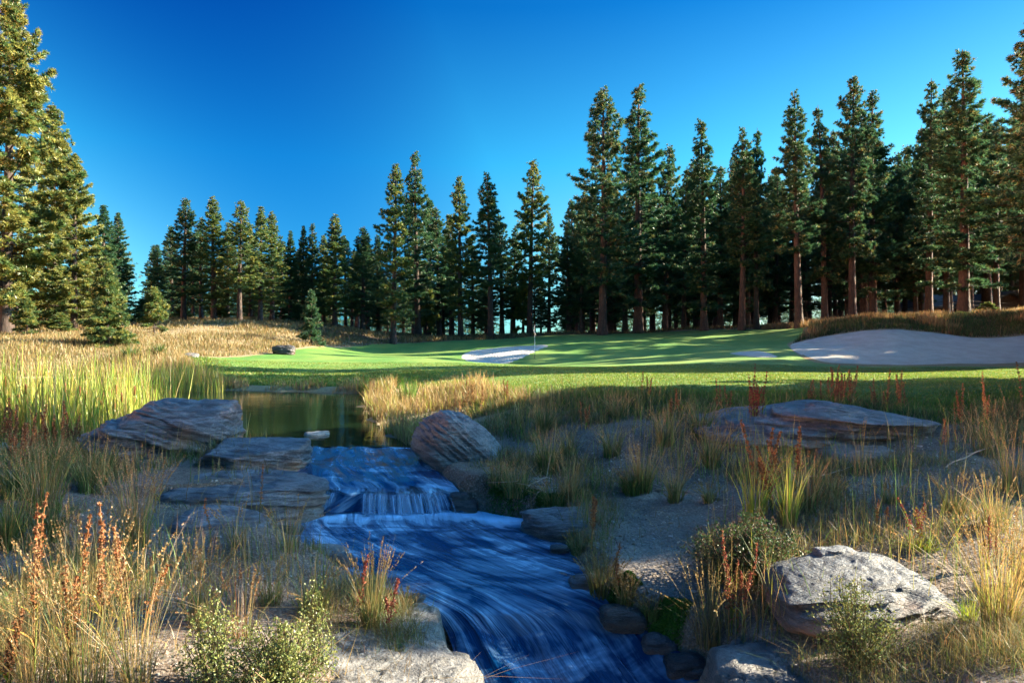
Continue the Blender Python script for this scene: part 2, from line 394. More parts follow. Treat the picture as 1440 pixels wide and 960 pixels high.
# zones: r = bare gravelly dirt, g = dry grass soil, b = forest litter
fx_, fy_ = GX.ravel(), GY.ravel()
zl = np.c_[1-sstep(9, 13, fy_), sstep(9, 13, fy_)*(1-sstep(50, 60, fy_)), sstep(50, 60, fy_)]
mask = zl.copy()
def ground_mat():
    m, t, out = newmat('ground')
    a = attr(t, 'col'); sp = t.nodes.new('ShaderNodeSeparateColor'); t.links.new(a.outputs['Color'], sp.inputs[0])
    v = mapped(t)
    n1 = noise(t, v, 1.3, 6, 0.6); n2 = noise(t, v, 14, 6, 0.7); n3 = noise(t, v, 75, 4, 0.7)
    vo = t.nodes.new('ShaderNodeTexVoronoi'); vo.inputs['Scale'].default_value = 34; t.links.new(v, vo.inputs['Vector'])
    vo2 = t.nodes.new('ShaderNodeTexVoronoi'); vo2.inputs['Scale'].default_value = 90; t.links.new(v, vo2.inputs['Vector'])
    dirt = ramp(t, n2, [(0.25, (0.032, 0.021, 0.015)), (0.5, (0.085, 0.057, 0.042)), (0.75, (0.15, 0.112, 0.087))])
    grv = ramp(t, n2, [(0.25, (0.075, 0.063, 0.055)), (0.5, (0.15, 0.13, 0.113)), (0.75, (0.25, 0.22, 0.195))])
    dirt = mixc(t, attr(t, 'gravelly').outputs['Fac'], dirt, grv)
    dirt = mixc(t, ramp(t, n1, [(0.4, (0, 0, 0)), (0.62, (1, 1, 1))]), dirt, mixc(t, n3, (0.06, 0.046, 0.035), (0.16, 0.125, 0.095)))
    spk = ramp(t, vo2.outputs['Color'], [(0.55, (0, 0, 0)), (0.8, (1, 1, 1))])
    dirt = mixc(t, mathn(t, 'MULTIPLY', spk, 0.4), dirt, (0.26, 0.235, 0.21))
    dry = ramp(t, n2, [(0.3, (0.10, 0.075, 0.035)), (0.7, (0.30, 0.22, 0.11))])
    lit = ramp(t, n2, [(0.3, (0.045, 0.028, 0.016)), (0.7, (0.15, 0.095, 0.055))])
    c = mixc(t, sp.outputs[1], dirt, dry); c = mixc(t, sp.outputs[2], c, lit)
    p = nd(t, 'BsdfPrincipled', Roughness=0.95); t.links.new(c, p.inputs['Base Color'])
    b = bump(t, n2, 0.8, 0.04); b = bump(t, vo.outputs['Distance'], 0.6, 0.02, b); b = bump(t, n3, 0.5, 0.008, b)
    t.links.new(b, p.inputs['Normal']); t.links.new(p.outputs[0], out.inputs[0]); return m
gi = np.arange(len(rows)*NC).reshape(len(rows), NC)
gF = np.stack([gi[:-1, :-1], gi[:-1, 1:], gi[1:, 1:], gi[1:, :-1]], -1).reshape(-1, 4)
gV = np.c_[fx_, fy_, GZ.ravel() - lower_under_sheets(fx_, fy_)]
def gravelly(x, y):
    px = 720 + 960*x/np.maximum(y, 0.5)
    g = sstep(95, 35, np.abs(px-(925-(6-y)*14)))*(y < 7.2)*(y > 3.5) + 0.45*sstep(230, 120, np.abs(px-1180))*sstep(4.6, 4.2, y)*(y > 2.4) + 0.15*(y < 3.2)
    g = np.clip(g + 0.35*fbm(np.stack([x*1.3, y*1.3, 0*x], -1), 3, 91)*(y < 7.4), 0, 1); return g
tag(link('ground', mesh_np('ground', gV, gF, ground_mat(), mask, True, {'gravelly': gravelly(fx_, fy_)})), kind='structure')

def sheet(name, poly, mat, lift, step, smooth=True, dens=None):
    """a sheet over the ground inside a polygon, its height read from the terrain"""
    P = []
    n = len(poly)
    # rounded outline (Catmull-Rom)
    for i in range(n):
        p0, p1, p2, p3 = poly[i-1], poly[i], poly[(i+1) % n], poly[(i+2) % n]
        L = np.linalg.norm(p2-p1); k = max(3, min(40, int(L/step*1.5)))
        for s in np.arange(k)/k:
            P.append(0.5*((2*p1)+(-p0+p2)*s+(2*p0-5*p1+4*p2-p3)*s*s+(-p0+3*p1-3*p2+p3)*s**3))
    P = np.array(P)
    lo, hi = poly.min(0), poly.max(0)
    if dens is None:
        gx, gy = np.meshgrid(np.arange(lo[0], hi[0], step), np.arange(lo[1], hi[1], step))
    else:
        ys = [lo[1]]
        while ys[-1] < hi[1]: ys.append(ys[-1] + max(0.12, ys[-1]*dens))
        pts = [(x, y) for y in ys for x in np.arange(lo[0], hi[0], max(0.2, y*dens*1.3))]
        gx, gy = np.array(pts).T
    gx, gy = gx.ravel(), gy.ravel()
    k = poly_sd(gx, gy, P) < -0.35*step
    Q = np.r_[P, np.c_[gx[k], gy[k]]]
    vs, es, fs, *_ = delaunay_2d_cdt([Vector(q) for q in Q.tolist()], [(i, (i+1) % len(P)) for i in range(len(P))], [], 1, 1e-5)
    V = np.array([(v.x, v.y) for v in vs])
    F = np.array([f for f in fs if len(f) == 3])
    sd = poly_sd(V[:, 0], V[:, 1], P)
    z = gz(V[:, 0], V[:, 1]) + lift*sstep(0.05, -0.25, sd) - 0.02*(sd > -1e-3)
    me = mesh_np(name, np.c_[V, z], F, mat, smooth=smooth)
    return tag(link(name, me), kind='structure')
def turf_mat():
    m, t, out = newmat('mown_turf')
    v = mapped(t); vs = mapped(t, (0.5, 2.2, 1))
    n1 = noise(t, v, 0.35, 4); n2 = noise(t, vs, 5, 5, 0.7); n3 = noise(t, v, 40, 3, 0.7)
    c = ramp(t, n2, [(0.25, (0.020, 0.080, 0.010)), (0.55, (0.055, 0.165, 0.012)), (0.8, (0.11, 0.22, 0.020))])
    c = mixc(t, ramp(t, n1, [(0.40, (0, 0, 0)), (0.66, (0.7,)*3)]), c, (0.17, 0.225, 0.035))
    p = nd(t, 'BsdfPrincipled', Roughness=0.8); t.links.new(c, p.inputs['Base Color'])
    b = bump(t, n2, 0.6, 0.10); b = bump(t, n3, 0.8, 0.03, b)
    t.links.new(b, p.inputs['Normal']); t.links.new(p.outputs[0], out.inputs[0]); return m
def sand_mat():
    m, t, out = newmat('bunker_sand')
    v = mapped(t); n1 = noise(t, v, 1.2, 5, 0.6); n2 = noise(t, v, 12, 5, 0.7)
    w = t.nodes.new('ShaderNodeTexWave'); w.inputs['Scale'].default_value = 1.6; w.inputs['Distortion'].default_value = 9; w.inputs['Detail'].default_value = 3
    t.links.new(v, w.inputs['Vector'])
    c = ramp(t, n1, [(0.3, (0.32, 0.305, 0.275)), (0.7, (0.44, 0.42, 0.38))])
    c = mixc(t, ramp(t, n2, [(0.4, (0, 0, 0)), (0.75, (0.6,)*3)]), c, (0.27, 0.25, 0.22))
    p = nd(t, 'BsdfPrincipled', Roughness=0.95); t.links.new(c, p.inputs['Base Color'])
    b = bump(t, n2, 0.5, 0.05); b = bump(t, w.outputs['Fac'], 0.35, 0.04, b)
    t.links.new(b, p.inputs['Normal']); t.links.new(p.outputs[0], out.inputs[0]); return m
M_TURF = turf_mat(); M_SAND = sand_mat()
sheet('fairway', FAIRWAY, M_TURF, 0.015, 0.5, dens=0.011)
bl = ['small kidney shaped sand bunker behind the flagstick', 'large pale sand bunker in the slope below the tall grass bank at the right', 'tiny sliver of sand bunker in the mown slope left of the large bunker']
for b, lab in zip(BUNKERS, bl):
    o = sheet('sand_bunker', b, M_SAND, 0.045, 0.35); del o['kind']; tag(o, lab, 'sand bunker')

# ------------------------------------------------------------------ water
def pond_mat():
    m, t, out = newmat('pond_water')
    v = mapped(t, (0.35, 1.6, 1)); n = noise(t, v, 3.0, 3, 0.55)
    p = nd(t, 'BsdfPrincipled', Roughness=0.03, IOR=1.33); p.inputs['Base Color'].default_value = (0.006, 0.014, 0.007, 1)
    t.links.new(bump(t, n, 0.08, 0.05), p.inputs['Normal']); t.links.new(p.outputs[0], out.inputs[0]); return m
def stream_mat():
    m, t, out = newmat('stream_water')
    tc = t.nodes.new('ShaderNodeTexCoord'); mp = t.nodes.new('ShaderNodeMapping'); mp.inputs['Scale'].default_value = (1, 1, 1)
    t.links.new(tc.outputs['UV'], mp.inputs[0])
    mp2 = t.nodes.new('ShaderNodeMapping'); mp2.inputs['Scale'].default_value = (11, 0.9, 1); t.links.new(tc.outputs['UV'], mp2.inputs[0])
    mp3 = t.nodes.new('ShaderNodeMapping'); mp3.inputs['Scale'].default_value = (34, 1.5, 1); t.links.new(tc.outputs['UV'], mp3.inputs[0])
    s1 = noise(t, mp2.outputs[0], 1.0, 4, 0.6, 0.8); s2 = noise(t, mp3.outputs[0], 1.0, 3, 0.6, 0.4); s0 = noise(t, mp.outputs[0], 2.2, 4, 0.6, 1.2)
    foam = attr(t, 'foam').outputs['Fac']
    k = mathn(t, 'ADD', mathn(t, 'MULTIPLY', s1, 0.72), mathn(t, 'MULTIPLY', s2, 0.28))
    k = mathn(t, 'ADD', k, mathn(t, 'MULTIPLY', mathn(t, 'SUBTRACT', s0, 0.5), 0.95))
    k = mathn(t, 'ADD', k, mathn(t, 'SUBTRACT', foam, 0.5))
    f = ramp(t, k, [(0.34, (0, 0, 0)), (0.52, (0.20,)*3), (0.72, (0.62,)*3), (0.95, (1, 1, 1))])
    c = mixc(t, f, (0.002, 0.028, 0.085), (0.42, 0.68, 0.94))  # blue of the skylight put into the foam colour
    p = nd(t, 'BsdfPrincipled', IOR=1.33); t.links.new(c, p.inputs['Base Color']); p.inputs['Specular IOR Level'].default_value = 0.5
    t.links.new(mathn(t, 'ADD', mathn(t, 'MULTIPLY', f, 0.5), 0.12), p.inputs['Roughness'])
    b = bump(t, s1, 0.8, 0.06); b = bump(t, s2, 0.4, 0.02, b)
    t.links.new(b, p.inputs['Normal']); t.links.new(p.outputs[0], out.inputs[0]); return m
M_POND = pond_mat(); M_STREAM = stream_mat()
pv = [Vector(p) for p in POND.tolist()]
vs, es, fs, *_ = delaunay_2d_cdt(pv, [(i, (i+1) % len(pv)) for i in range(len(pv))], [], 1, 1e-5)
Vp = np.array([(v.x, v.y, 0.0) for v in vs])
cen = Vp[:, :2].mean(0)
Vp[:, :2] += (Vp[:, :2]-cen)/np.linalg.norm(Vp[:, :2]-cen, axis=1)[:, None]*0.5*(Vp[:, 1:2] > 10.0)
tag(link('pond_water', mesh_np('pond_water', Vp, np.array([f for f in fs]), M_POND)), kind='structure')
# stream surface: rows follow the flow
NR, NA = 620, 70
k0 = np.arange(len(_sy)); kk = np.interp(np.linspace(0, 1, NR), np.linspace(0, 1, 400), np.interp(np.linspace(0, 1, 400), [0, .28, .5, .9, 1.0], [0, 4, 6.0, 14, 16.5]))
yy = np.interp(kk, k0, _sy); zz = np.interp(kk, k0, _sz); ll = np.interp(kk, k0, _sl); rr = np.interp(kk, k0, _sr)
def smooth1(a, n, lo, hi):
    b = a.copy(); ker = np.hanning(n+2)[1:-1]; ker /= ker.sum()
    c = np.convolve(np.pad(a, n//2, 'edge'), ker, 'valid')[:len(a)]
    b[lo:hi] = c[lo:hi]; return b
fall0, fall1 = np.searchsorted(kk, 4.0), np.searchsorted(kk, 5.0)
ll = smooth1(ll, 31, 0, NR); rr = smooth1(rr, 31, 0, NR)
zz = smooth1(zz, 21, fall1+4, NR)
tt = np.linspace(-0.06, 1.06, NA)
def wide(a, n):
    ker = np.hanning(n+2)[1:-1]; ker /= ker.sum(); return np.convolve(np.pad(a, n//2, 'edge'), ker, 'valid')[:len(a)]
zzs, yys = wide(zz, 101), wide(yy, 61)
SX = ll[:, None]*(1-tt)[None] + rr[:, None]*tt[None]; mt = np.clip(0.55 + 0.55*fbm(np.c_[tt*4.2, 0*tt, 0*tt], 3, 12) + 0.35*sstep(0.45, 0.9, tt), 0.12, 1)[None]
nearfall = wide(((np.arange(NR) > 100) & (np.arange(NR) < 330)).astype(float), 41)[:, None]
mt = mt*nearfall
SY = yy[:, None]*(1-mt) + yys[:, None]*mt; SZ = zz[:, None]*(1-mt) + zzs[:, None]*mt
arc = np.concatenate([[0], np.cumsum(np.hypot(np.diff(yy), np.diff(zz)))])
q = np.stack([SX.ravel(), SY.ravel(), np.zeros(SX.size)], -1)
pool = sstep(fall1-2, fall1+10, np.arange(NR)); casc = sstep(9.2, 10.5, kk)
wave = 0.010*fbm(q*np.array([2.2, 1.6, 1]), 3, 31).reshape(SX.shape)*pool[:, None]
st2 = fbm(np.stack([np.repeat(tt[None]*9, NR, 0).ravel(), np.repeat(arc[:, None]*1.3, NA, 1).ravel(), np.zeros(SX.size)], -1), 3, 41).reshape(SX.shape)
SZ = SZ + wave + casc[:, None]*0.035*st2 + (1-pool)[:, None]*0.012*st2
# the lip is uneven: the water runs further out in places before it drops
lipn = 0.03 + 0.05*fbm(np.c_[tt*11, 0*tt, 0*tt], 2, 79) - 0.06*sstep(0.15, 0.6, tt) + 0.09*fbm(np.c_[tt*3.2, np.zeros(NA), np.zeros(NA)], 3, 77)
infall = np.zeros(NR); infall[fall0-25:fall1] = 1
infall = smooth1(infall, 21, 0, NR)
SY = SY - infall[:, None]*(lipn+0.03)[None] - (np.clip((np.arange(NR)-fall0)/(fall1-fall0), 0, 1)*(np.arange(NR) < fall1+1))[:, None]*0.07
foam = np.zeros(NR) + 0.42
foam += 0.30*np.exp(-((arc-arc[fall1]-0.12)/0.30)**2)*(np.arange(NR) > fall1-6) + 0.05*sstep(fall0-60, fall0, np.arange(NR))*(np.arange(NR) < fall0)
foam[:fall0] = 0.40 + 0.10*sstep(fall0-110, fall0, np.arange(fall0)); foam[fall0:fall1] = 0.33
foam += 0.03*sstep(6, 7, kk) - 0.07*sstep(9.6, 11.0, kk)
FO = np.repeat(foam[:, None], NA, 1)
FO[fall1-4:, :] += 0.24*np.exp(-((arc[fall1-4:, None]-arc[fall1]-0.2)/0.35)**2)*sstep(0.25, 0.9, tt)[None]*0.6
FO[fall1:, :] += 0.22*np.exp(-((arc[fall1:, None]-arc[fall1]-0.35)/0.25)**2)*sstep(0.72, 0.95, tt)[None]
si = np.arange(NR*NA).reshape(NR, NA)
sF = np.stack([si[:-1, :-1], si[1:, :-1], si[1:, 1:], si[:-1, 1:]], -1).reshape(-1, 4)
sme = mesh_np('stream_water', np.stack([SX, SY, SZ], -1).reshape(-1, 3), sF, M_STREAM, smooth=True, extra={'foam': FO.ravel()})
uvl = sme.uv_layers.new(name='UVMap')
uvv = np.stack([np.repeat(tt[None]*(rr-ll)[:, None]*0.55, 1, 0), np.repeat(arc[:, None], NA, 1)], -1).reshape(-1, 2)
uvl.data.foreach_set('uv', uvv[sF.ravel()].astype(np.float32).ravel())
tag(link('stream_water', sme), kind='structure')
# ------------------------------------------------------------------ rocks
M_ROCK = rock_mat('grey_schist', brown_amt=0.35)
M_ROCKB = rock_mat('brown_based_schist', brown_amt=1.0, brown=(0.30, 0.16, 0.08))
M_ROCKP = rock_mat('pale_rock', base=(0.125, 0.12, 0.115), light=(0.20, 0.195, 0.188), brown=(0.20, 0.14, 0.10), brown_amt=0.5)
M_ROCKD = rock_mat('wet_dark_rock', base=(0.045, 0.045, 0.05), light=(0.10, 0.10, 0.10), brown_amt=0.3, wet=0.7)
_ico = {}
def ico(sub):
    if sub not in _ico:
        bm = bmesh.new(); bmesh.ops.create_icosphere(bm, subdivisions=sub, radius=1.0)
        v = np.array([x.co[:] for x in bm.verts]); f = np.array([[x.index for x in y.verts] for y in bm.faces]); bm.free()
        _ico[sub] = (v/np.linalg.norm(v, axis=1)[:, None], f)
    return _ico[sub]
def rotm(ax, ay, az):
    from mathutils import Euler
    return np.array(Euler((ax, ay, az)).to_matrix())
def rock_mesh(size, seed, planes=(), sub=6, k=10, nrand=7, strata=(0.0, 0.25, 0.0), layer=0.06, lamp=0.05, rough=0.05, mat=None, rot=(0, 0, 0)):
    """an angular boulder: a soft polytope of bounding planes, broken into layers and roughened"""
    r_ = np.random.default_rng(seed); d, f = ico(sub); sx, sy, sz = size
    hs = np.array([sx, sy, sz])/2
    N = [np.array(v, float) for v in ((1,0,0),(-1,0,0),(0,1,0),(0,-1,0),(0,0,1),(0,0,-1))]; H = [1.0]*6
    for i in range(nrand):
        n = r_.normal(size=3); n /= np.linalg.norm(n); N.append(n); H.append(r_.uniform(0.92, 1.22))
    for n, h in planes:
        n = np.array(n, float); N.append(n/np.linalg.norm(n)); H.append(h)
    N = np.array(N); H = np.array(H)
    g = (np.maximum(d@N.T, 0)/H[None])**k
    p = d*(g.sum(1)**(-1/k))[:, None]*hs[None]
    m = hs.mean(); s = 1/m
    nn = p/np.linalg.norm(p, axis=1)[:, None]
    p = p + nn*(rough*m*fbm(p*s*1.1+seed, 5, seed))[:, None]
    ax = np.array([strata[0], strata[1], 1.0]); ax /= np.linalg.norm(ax)
    c = (p@ax)/layer + 0.9*fbm(p*s*0.9+3, 3, seed+5)
    i = np.floor(c); fr = c-i
    off = _hash(i, i*0, i*0, seed+11)*0.6 + 0.4*fbm(np.c_[p[:, :2]*s*1.6, i*3.1], 3, seed+3)
    off2 = _hash(i+1, i*0, i*0, seed+11)*0.6 + 0.4*fbm(np.c_[p[:, :2]*s*1.6, (i+1)*3.1], 3, seed+3)
    st = off + (off2-off)*sstep(0.84, 1.0, fr)
    hor = nn - (nn@ax)[:, None]*ax[None]; hl = np.linalg.norm(hor, axis=1)[:, None]
    gro = np.exp(-((fr-0.93)/0.07)**2)*(0.4+0.6*sstep(-0.2, 0.4, fbm(np.c_[p[:, :2]*s*1.2, i*1.7], 3, seed+21)))
    p = p + hor*(2.1*lamp*m*st - 0.045*m*gro)[:, None] + nn*(0.034*m*fbm(np.c_[p[:, :2]*s*2.2, (p@ax)*s*13], 5, seed+9, 0.6))[:, None]
    p = p@rotm(*rot).T
    return mesh_np('rock', p, f, mat or M_ROCK, smooth=True)
def rock(px0, px1, py0, py1, D, label, seed, depth=0.8, sink=0.12, name='boulder', cat='boulder', mat=None, **kw):
    """a rock seen between two picture columns and rows at a known distance"""
    w = (px1-px0)/960*D; zt = CAMZ-(py0-480)/960*D; zb = CAMZ-(py1-480)/960*D
    h = (zt-zb)*(1+sink) if 'h' not in kw else kw.pop('h')
    x = ((px0+px1)/2-720)/960*D
    o = link(name, rock_mesh((w, w*depth, h), seed, mat=mat, **kw), loc=(x, D + w*depth*0.25, zt-h/2))
    return tag(o, label, cat)
rock(66, 300, 570, 664, 8.5, 'big blue grey boulder with a long sloping left side at the water edge', 11, 0.75, 0.2, rot=(0.0, 0.0, 0.1), k=12,
     planes=(((-0.75, -0.2, 0.75), 0.60), ((0.35, -1, 0.15), 0.80), ((-0.9, -0.6, 0.3), 0.75), ((0.15, -0.6, 0.9), 0.88)), strata=(0.35, 0.2, 0), layer=0.09, lamp=0.06, mat=M_ROCKB, nrand=0)
rock(246, 410, 627, 676, 7.95, 'flat topped angular block of rock left of the waterfall lip', 12, 0.8, 0.3, k=34,
     planes=(((0.75, -1, 0.12), 0.72), ((0.1, -0.25, 1), 0.80), ((-0.35, -1, -0.25), 0.62), ((-1, -0.2, 0.6), 0.8)), strata=(0.1, 0.15, 0), layer=0.07, lamp=0.03, nrand=0, mat=M_ROCKB)
rock(238, 450, 672, 730, 7.1, 'broad low rock ledge in front of the angular block by the waterfall', 13, 0.75, 0.2, k=14,
     planes=(((0.1, -0.35, 1), 0.75), ((0.8, -0.7, 0.2), 0.8)), strata=(0.05, 0.1, 0), layer=0.045, nrand=5)
rock(238, 372, 724, 790, 5.9, 'smooth rounded blue grey rock half buried in the grass by the pool', 14, 0.9, 0.3, k=5, layer=0.07, lamp=0.03, sub=5)
rock(568, 709, 584, 684, 8.35, 'large tilted oval boulder right of the waterfall', 15, 0.8, 0.05, k=7,
     planes=(((0.7, -0.1, 0.8), 0.72), ((-0.65, -0.3, -0.8), 0.72), ((-0.9, -0.3, 0.6), 0.85), ((0.3, -1, 0.3), 0.75)), strata=(0.55, 0.25, 0), layer=0.035, lamp=0.014, nrand=3, rot=(0.05, 0.22, 0.0), mat=rock_mat('blue_grey_schist', base=(0.085, 0.10, 0.115), light=(0.20, 0.215, 0.22), brown_amt=0.1, tilt=0.6))
rock(424, 460, 607, 630, 10.9, 'small pale stone standing alone in the pond', 16, 0.8, 0.5, name='stone', cat='stone', sub=5, layer=0.03, mat=rock_mat('pale_stone', base=(0.30, 0.29, 0.27), light=(0.45, 0.44, 0.41)))
rock(998, 1343, 558, 648, 8.3, 'long layered slab of blue grey rock on the right bank, pointed at its right end', 17, 0.55, 0.15, k=9, sub=6,
     planes=(((-0.5, -0.1, 1), 0.60), ((0.55, 0.0, 1), 0.70), ((-0.5, -0.8, 0.55), 0.72), ((0.15, -0.75, 0.9), 0.72), ((0.5, -1, -0.45), 0.70), ((0.3, -1, -0.9), 0.7)), strata=(0.05, -0.12, 0), layer=0.045, lamp=0.075, nrand=2, mat=M_ROCKB)
rock(1175, 1345, 637, 668, 7.5, 'pale flat stone sunk in the dirt below the long layered slab', 18, 0.8, 1.5, k=6, layer=0.04, lamp=0.03, sub=5, name='flat_stone', cat='stone', mat=M_ROCKP)
rock(1112, 1376, 800, 894, 4.25, 'domed layered boulder with sunlit top and brown base in the right foreground', 19, 0.75, 0.08, k=7,
     planes=(((-0.2, -0.75, 0.75), 0.70), ((0.7, 0.0, 0.75), 0.78), ((-0.7, 0, 0.8), 0.85), ((0.6, -1, -0.2), 0.80)), strata=(-0.25, -0.2, 0), layer=0.035, lamp=0.09, nrand=3, mat=rock_mat('dark_layered_schist', base=(0.045, 0.052, 0.065), light=(0.115, 0.125, 0.14), brown=(0.24, 0.12, 0.06), brown_amt=1.0), rot=(0.0, 0.12, -0.1))
rock(1146, 1206, 772, 806, 4.65, 'small knob of rock behind the domed foreground boulder', 20, 0.8, 0.3, k=7, layer=0.03, sub=5, name='stone', cat='stone')
rock(733, 838, 722, 764, 6.55, 'flat pale rock jutting into the pool from the right bank', 21, 0.9, 0.3, k=9, planes=(((0, -0.2, 1), 0.8), ((-0.8, -0.6, 0.1), 0.85)), layer=0.04, lamp=0.06, sub=6, nrand=4)
rock(425, 490, 776, 815, 5.95, 'low light grey rock at the left edge of the pool among grass', 22, 1.0, 0.3, k=8, layer=0.03, sub=5, name='stone', cat='stone', mat=M_ROCKP)
def slab(name, label, outline, top, thick, seed, mat, cat, tilt=(0, 0), amp=0.02):
    """a low bedrock slab with a broken outline, its top given by spots with heights"""
    P = np.array(outline); gx, gy = np.meshgrid(np.arange(P[:, 0].min()-.1, P[:, 0].max()+.1, 0.014), np.arange(P[:, 1].min()-.1, P[:, 1].max()+.1, 0.014))
    sh = gx.shape; q = np.stack([gx.ravel(), gy.ravel(), np.zeros(gx.size)], -1)
    qd = q[:, :2] + 0.04*np.stack([fbm(q*4, 4, seed), fbm(q*4+9, 4, seed)], -1)
    sd = poly_sd(qd[:, 0], qd[:, 1], P)
    z = top + tilt[0]*(q[:, 0]-P[:, 0].mean()) + tilt[1]*(q[:, 1]-P[:, 1].mean()) + amp*fbm(q*2.5, 5, seed+1)
    c = fbm(q*np.array([2.2, 3.6, 1]), 4, seed+2)*2.2; st = np.floor(c); z = z + 0.016*(st + sstep(0.85, 1, c-st))
    cr = np.abs(fbm(q*np.array([3.0, 4.5, 1])+5, 3, seed+7)); z = z - 0.022*np.exp(-(cr/0.03)**2)
    z = z - thick*sstep(-0.05, 0.03, sd) - 0.05*sstep(-0.2, 0, sd)
    i = np.arange(gx.size).reshape(sh); F = np.stack([i[:-1, :-1], i[:-1, 1:], i[1:, 1:], i[1:, :-1]], -1).reshape(-1, 4)
    keep = (sd[F] < 0.07).any(1); F = F[keep]; u, inv = np.unique(F, return_inverse=True)
    V = np.c_[q[u, :2], z[u]]; V0 = np.array([P[:, 0].mean(), P[:, 1].mean(), top])
    o = link(name, mesh_np(name, V-V0, inv.reshape(-1, 4), mat, smooth=True), loc=V0)
    return tag(o, label, cat)
def o2(*pts): return [W(*p)[:2] for p in pts]
slab('rock_slab', 'broad pale cracked rock slab beside the stream at the bottom of the picture', o2((430,880,4.5),(520,862,4.75),(600,845,5.0),(632,872,4.85),(625,905,4.5),(665,930,4.25),(690,965,4.1),(690,1060,3.4),(430,1060,3.4),(420,940,4.0)), -0.37, 0.45, 31, M_ROCKP, 'rock slab', (-0.12, 0.02))
slab('rock_slab', 'low light rock slab level with the gravel at the right edge of the stream', o2((990,925,4.35),(1050,905,4.5),(1120,912,4.3),(1150,940,4.0),(1140,990,3.6),(1010,990,3.7)), -0.36, 0.25, 32, M_ROCKP, 'rock slab', (0.1, 0.0))
rock(380, 415, 485, 498, 39.0, 'lone dark boulder lying on the mown turf left of the tree', 23, 0.8, 0.3, k=6, sub=5, mat=M_ROCKD)
rock(256, 276, 496, 506, 33.0, 'small pale boulder in the dry grass at the left tip of the turf', 24, 0.8, 0.4, k=6, sub=4, mat=M_ROCKP)
rock(800, 852, 850, 900, 5.2, 'dark wet stone at the right side of the lower cascade', 25, 0.9, 0.3, k=6, sub=5, name='stone', cat='stone', mat=M_ROCKD)
# the ledge under the fall
rock(424, 650, 690, 728, 7.62, 'dark wet rock ledge behind the falling water', 26, 0.22, 0.3, name='rock_ledge', cat='rock ledge', mat=M_ROCKD, k=14, nrand=2, layer=0.06, lamp=0.12)
# falling strands of water
def strand_mat():
    m, t, out = newmat('falling_water')
    a = attr(t, 'col')
    p = nd(t, 'BsdfPrincipled', Roughness=0.35, IOR=1.33); p.inputs['Base Color'].default_value = (0.42, 0.58, 0.82, 1)
    tr = nd(t, 'BsdfTransparent'); mx = nd(t, 'MixShader')
    sp = t.nodes.new('ShaderNodeSeparateColor'); t.links.new(a.outputs['Color'], sp.inputs[0])
    t.links.new(sp.outputs[0], mx.inputs[0]); t.links.new(tr.outputs[0], mx.inputs[1]); t.links.new(p.outputs[0], mx.inputs[2])
    t.links.new(mx.outputs[0], out.inputs[0]); return m
mb = MB(); rr_ = np.random.default_rng(5)
def surf(t, row):
    j = np.clip((t+0.06)/1.12*(NA-1), 0, NA-1.001); j0 = int(j); f = j-j0
    g = lambda A: A[row, j0]*(1-f)+A[row, j0+1]*f
    return np.array([g(SX), g(SY), g(SZ)])
for i in range(210):
    t = rr_.choice([rr_.normal(0.05, 0.05), rr_.normal(0.15, .03), rr_.uniform(0.38, 0.98), rr_.normal(0.5, 0.05), rr_.normal(0.70, 0.06), rr_.normal(0.87, 0.05)])
    t = min(max(t, 0.0), 0.99)
    up = rr_.integers(20, 75); dr = rr_.uniform(-0.05, 0.05) + (t-0.4)*0.10
    A = [surf(min(max(t-dr*(1-q)**1.5, 0), 0.99), int(fall0-up*(1-q)))+[0, 0, 0.004] for q in np.linspace(0, 1, 7)]
    e = A[-1]; out_ = rr_.uniform(0.05, 0.17); zb = -.36 + 0.03*rr_.random(); dx = (t-0.35)*0.16 + rr_.normal()*0.012
    A += [e + [dx*u, -out_*u**0.55-0.012, (zb-e[2])*u**1.6] for u in np.linspace(0.12, 1, 9)]
    P = np.array(A); n = len(P); broad = i < 60; wv = (0.03+0.05*rr_.random() if broad else 0.004+0.014*rr_.random()**2)*np.interp(np.arange(n), [0, 7, n-1], [0.5, 0.8, 1.5])
    V = np.stack([P-np.c_[wv, 0*wv, 0*wv], P+np.c_[0*wv, -0.004+0*wv, 0.002+0*wv], P+np.c_[wv, 0*wv, 0*wv]], 1).reshape(-1, 3)
    i0 = np.arange(n-1)[:, None]*3 + np.arange(2)[None]
    F = np.stack([i0, i0+1, i0+4, i0+3], -1).reshape(-1, 4)
    al = np.repeat((rr_.uniform(0.10, 0.34) if broad else rr_.uniform(0.2, 0.8))*np.interp(np.arange(n), [0, 4, 8, n-1], [0, 0.3, 0.75, 1]), 3)
    al[0::3] *= 0.05; al[2::3] *= 0.05
    mb.add(V, F, np.c_[al, al, al])
tag(link('waterfall', mb.mesh('waterfall', strand_mat(), True)), 'thin white strands of water falling over the dark ledge into the pool', 'waterfall')

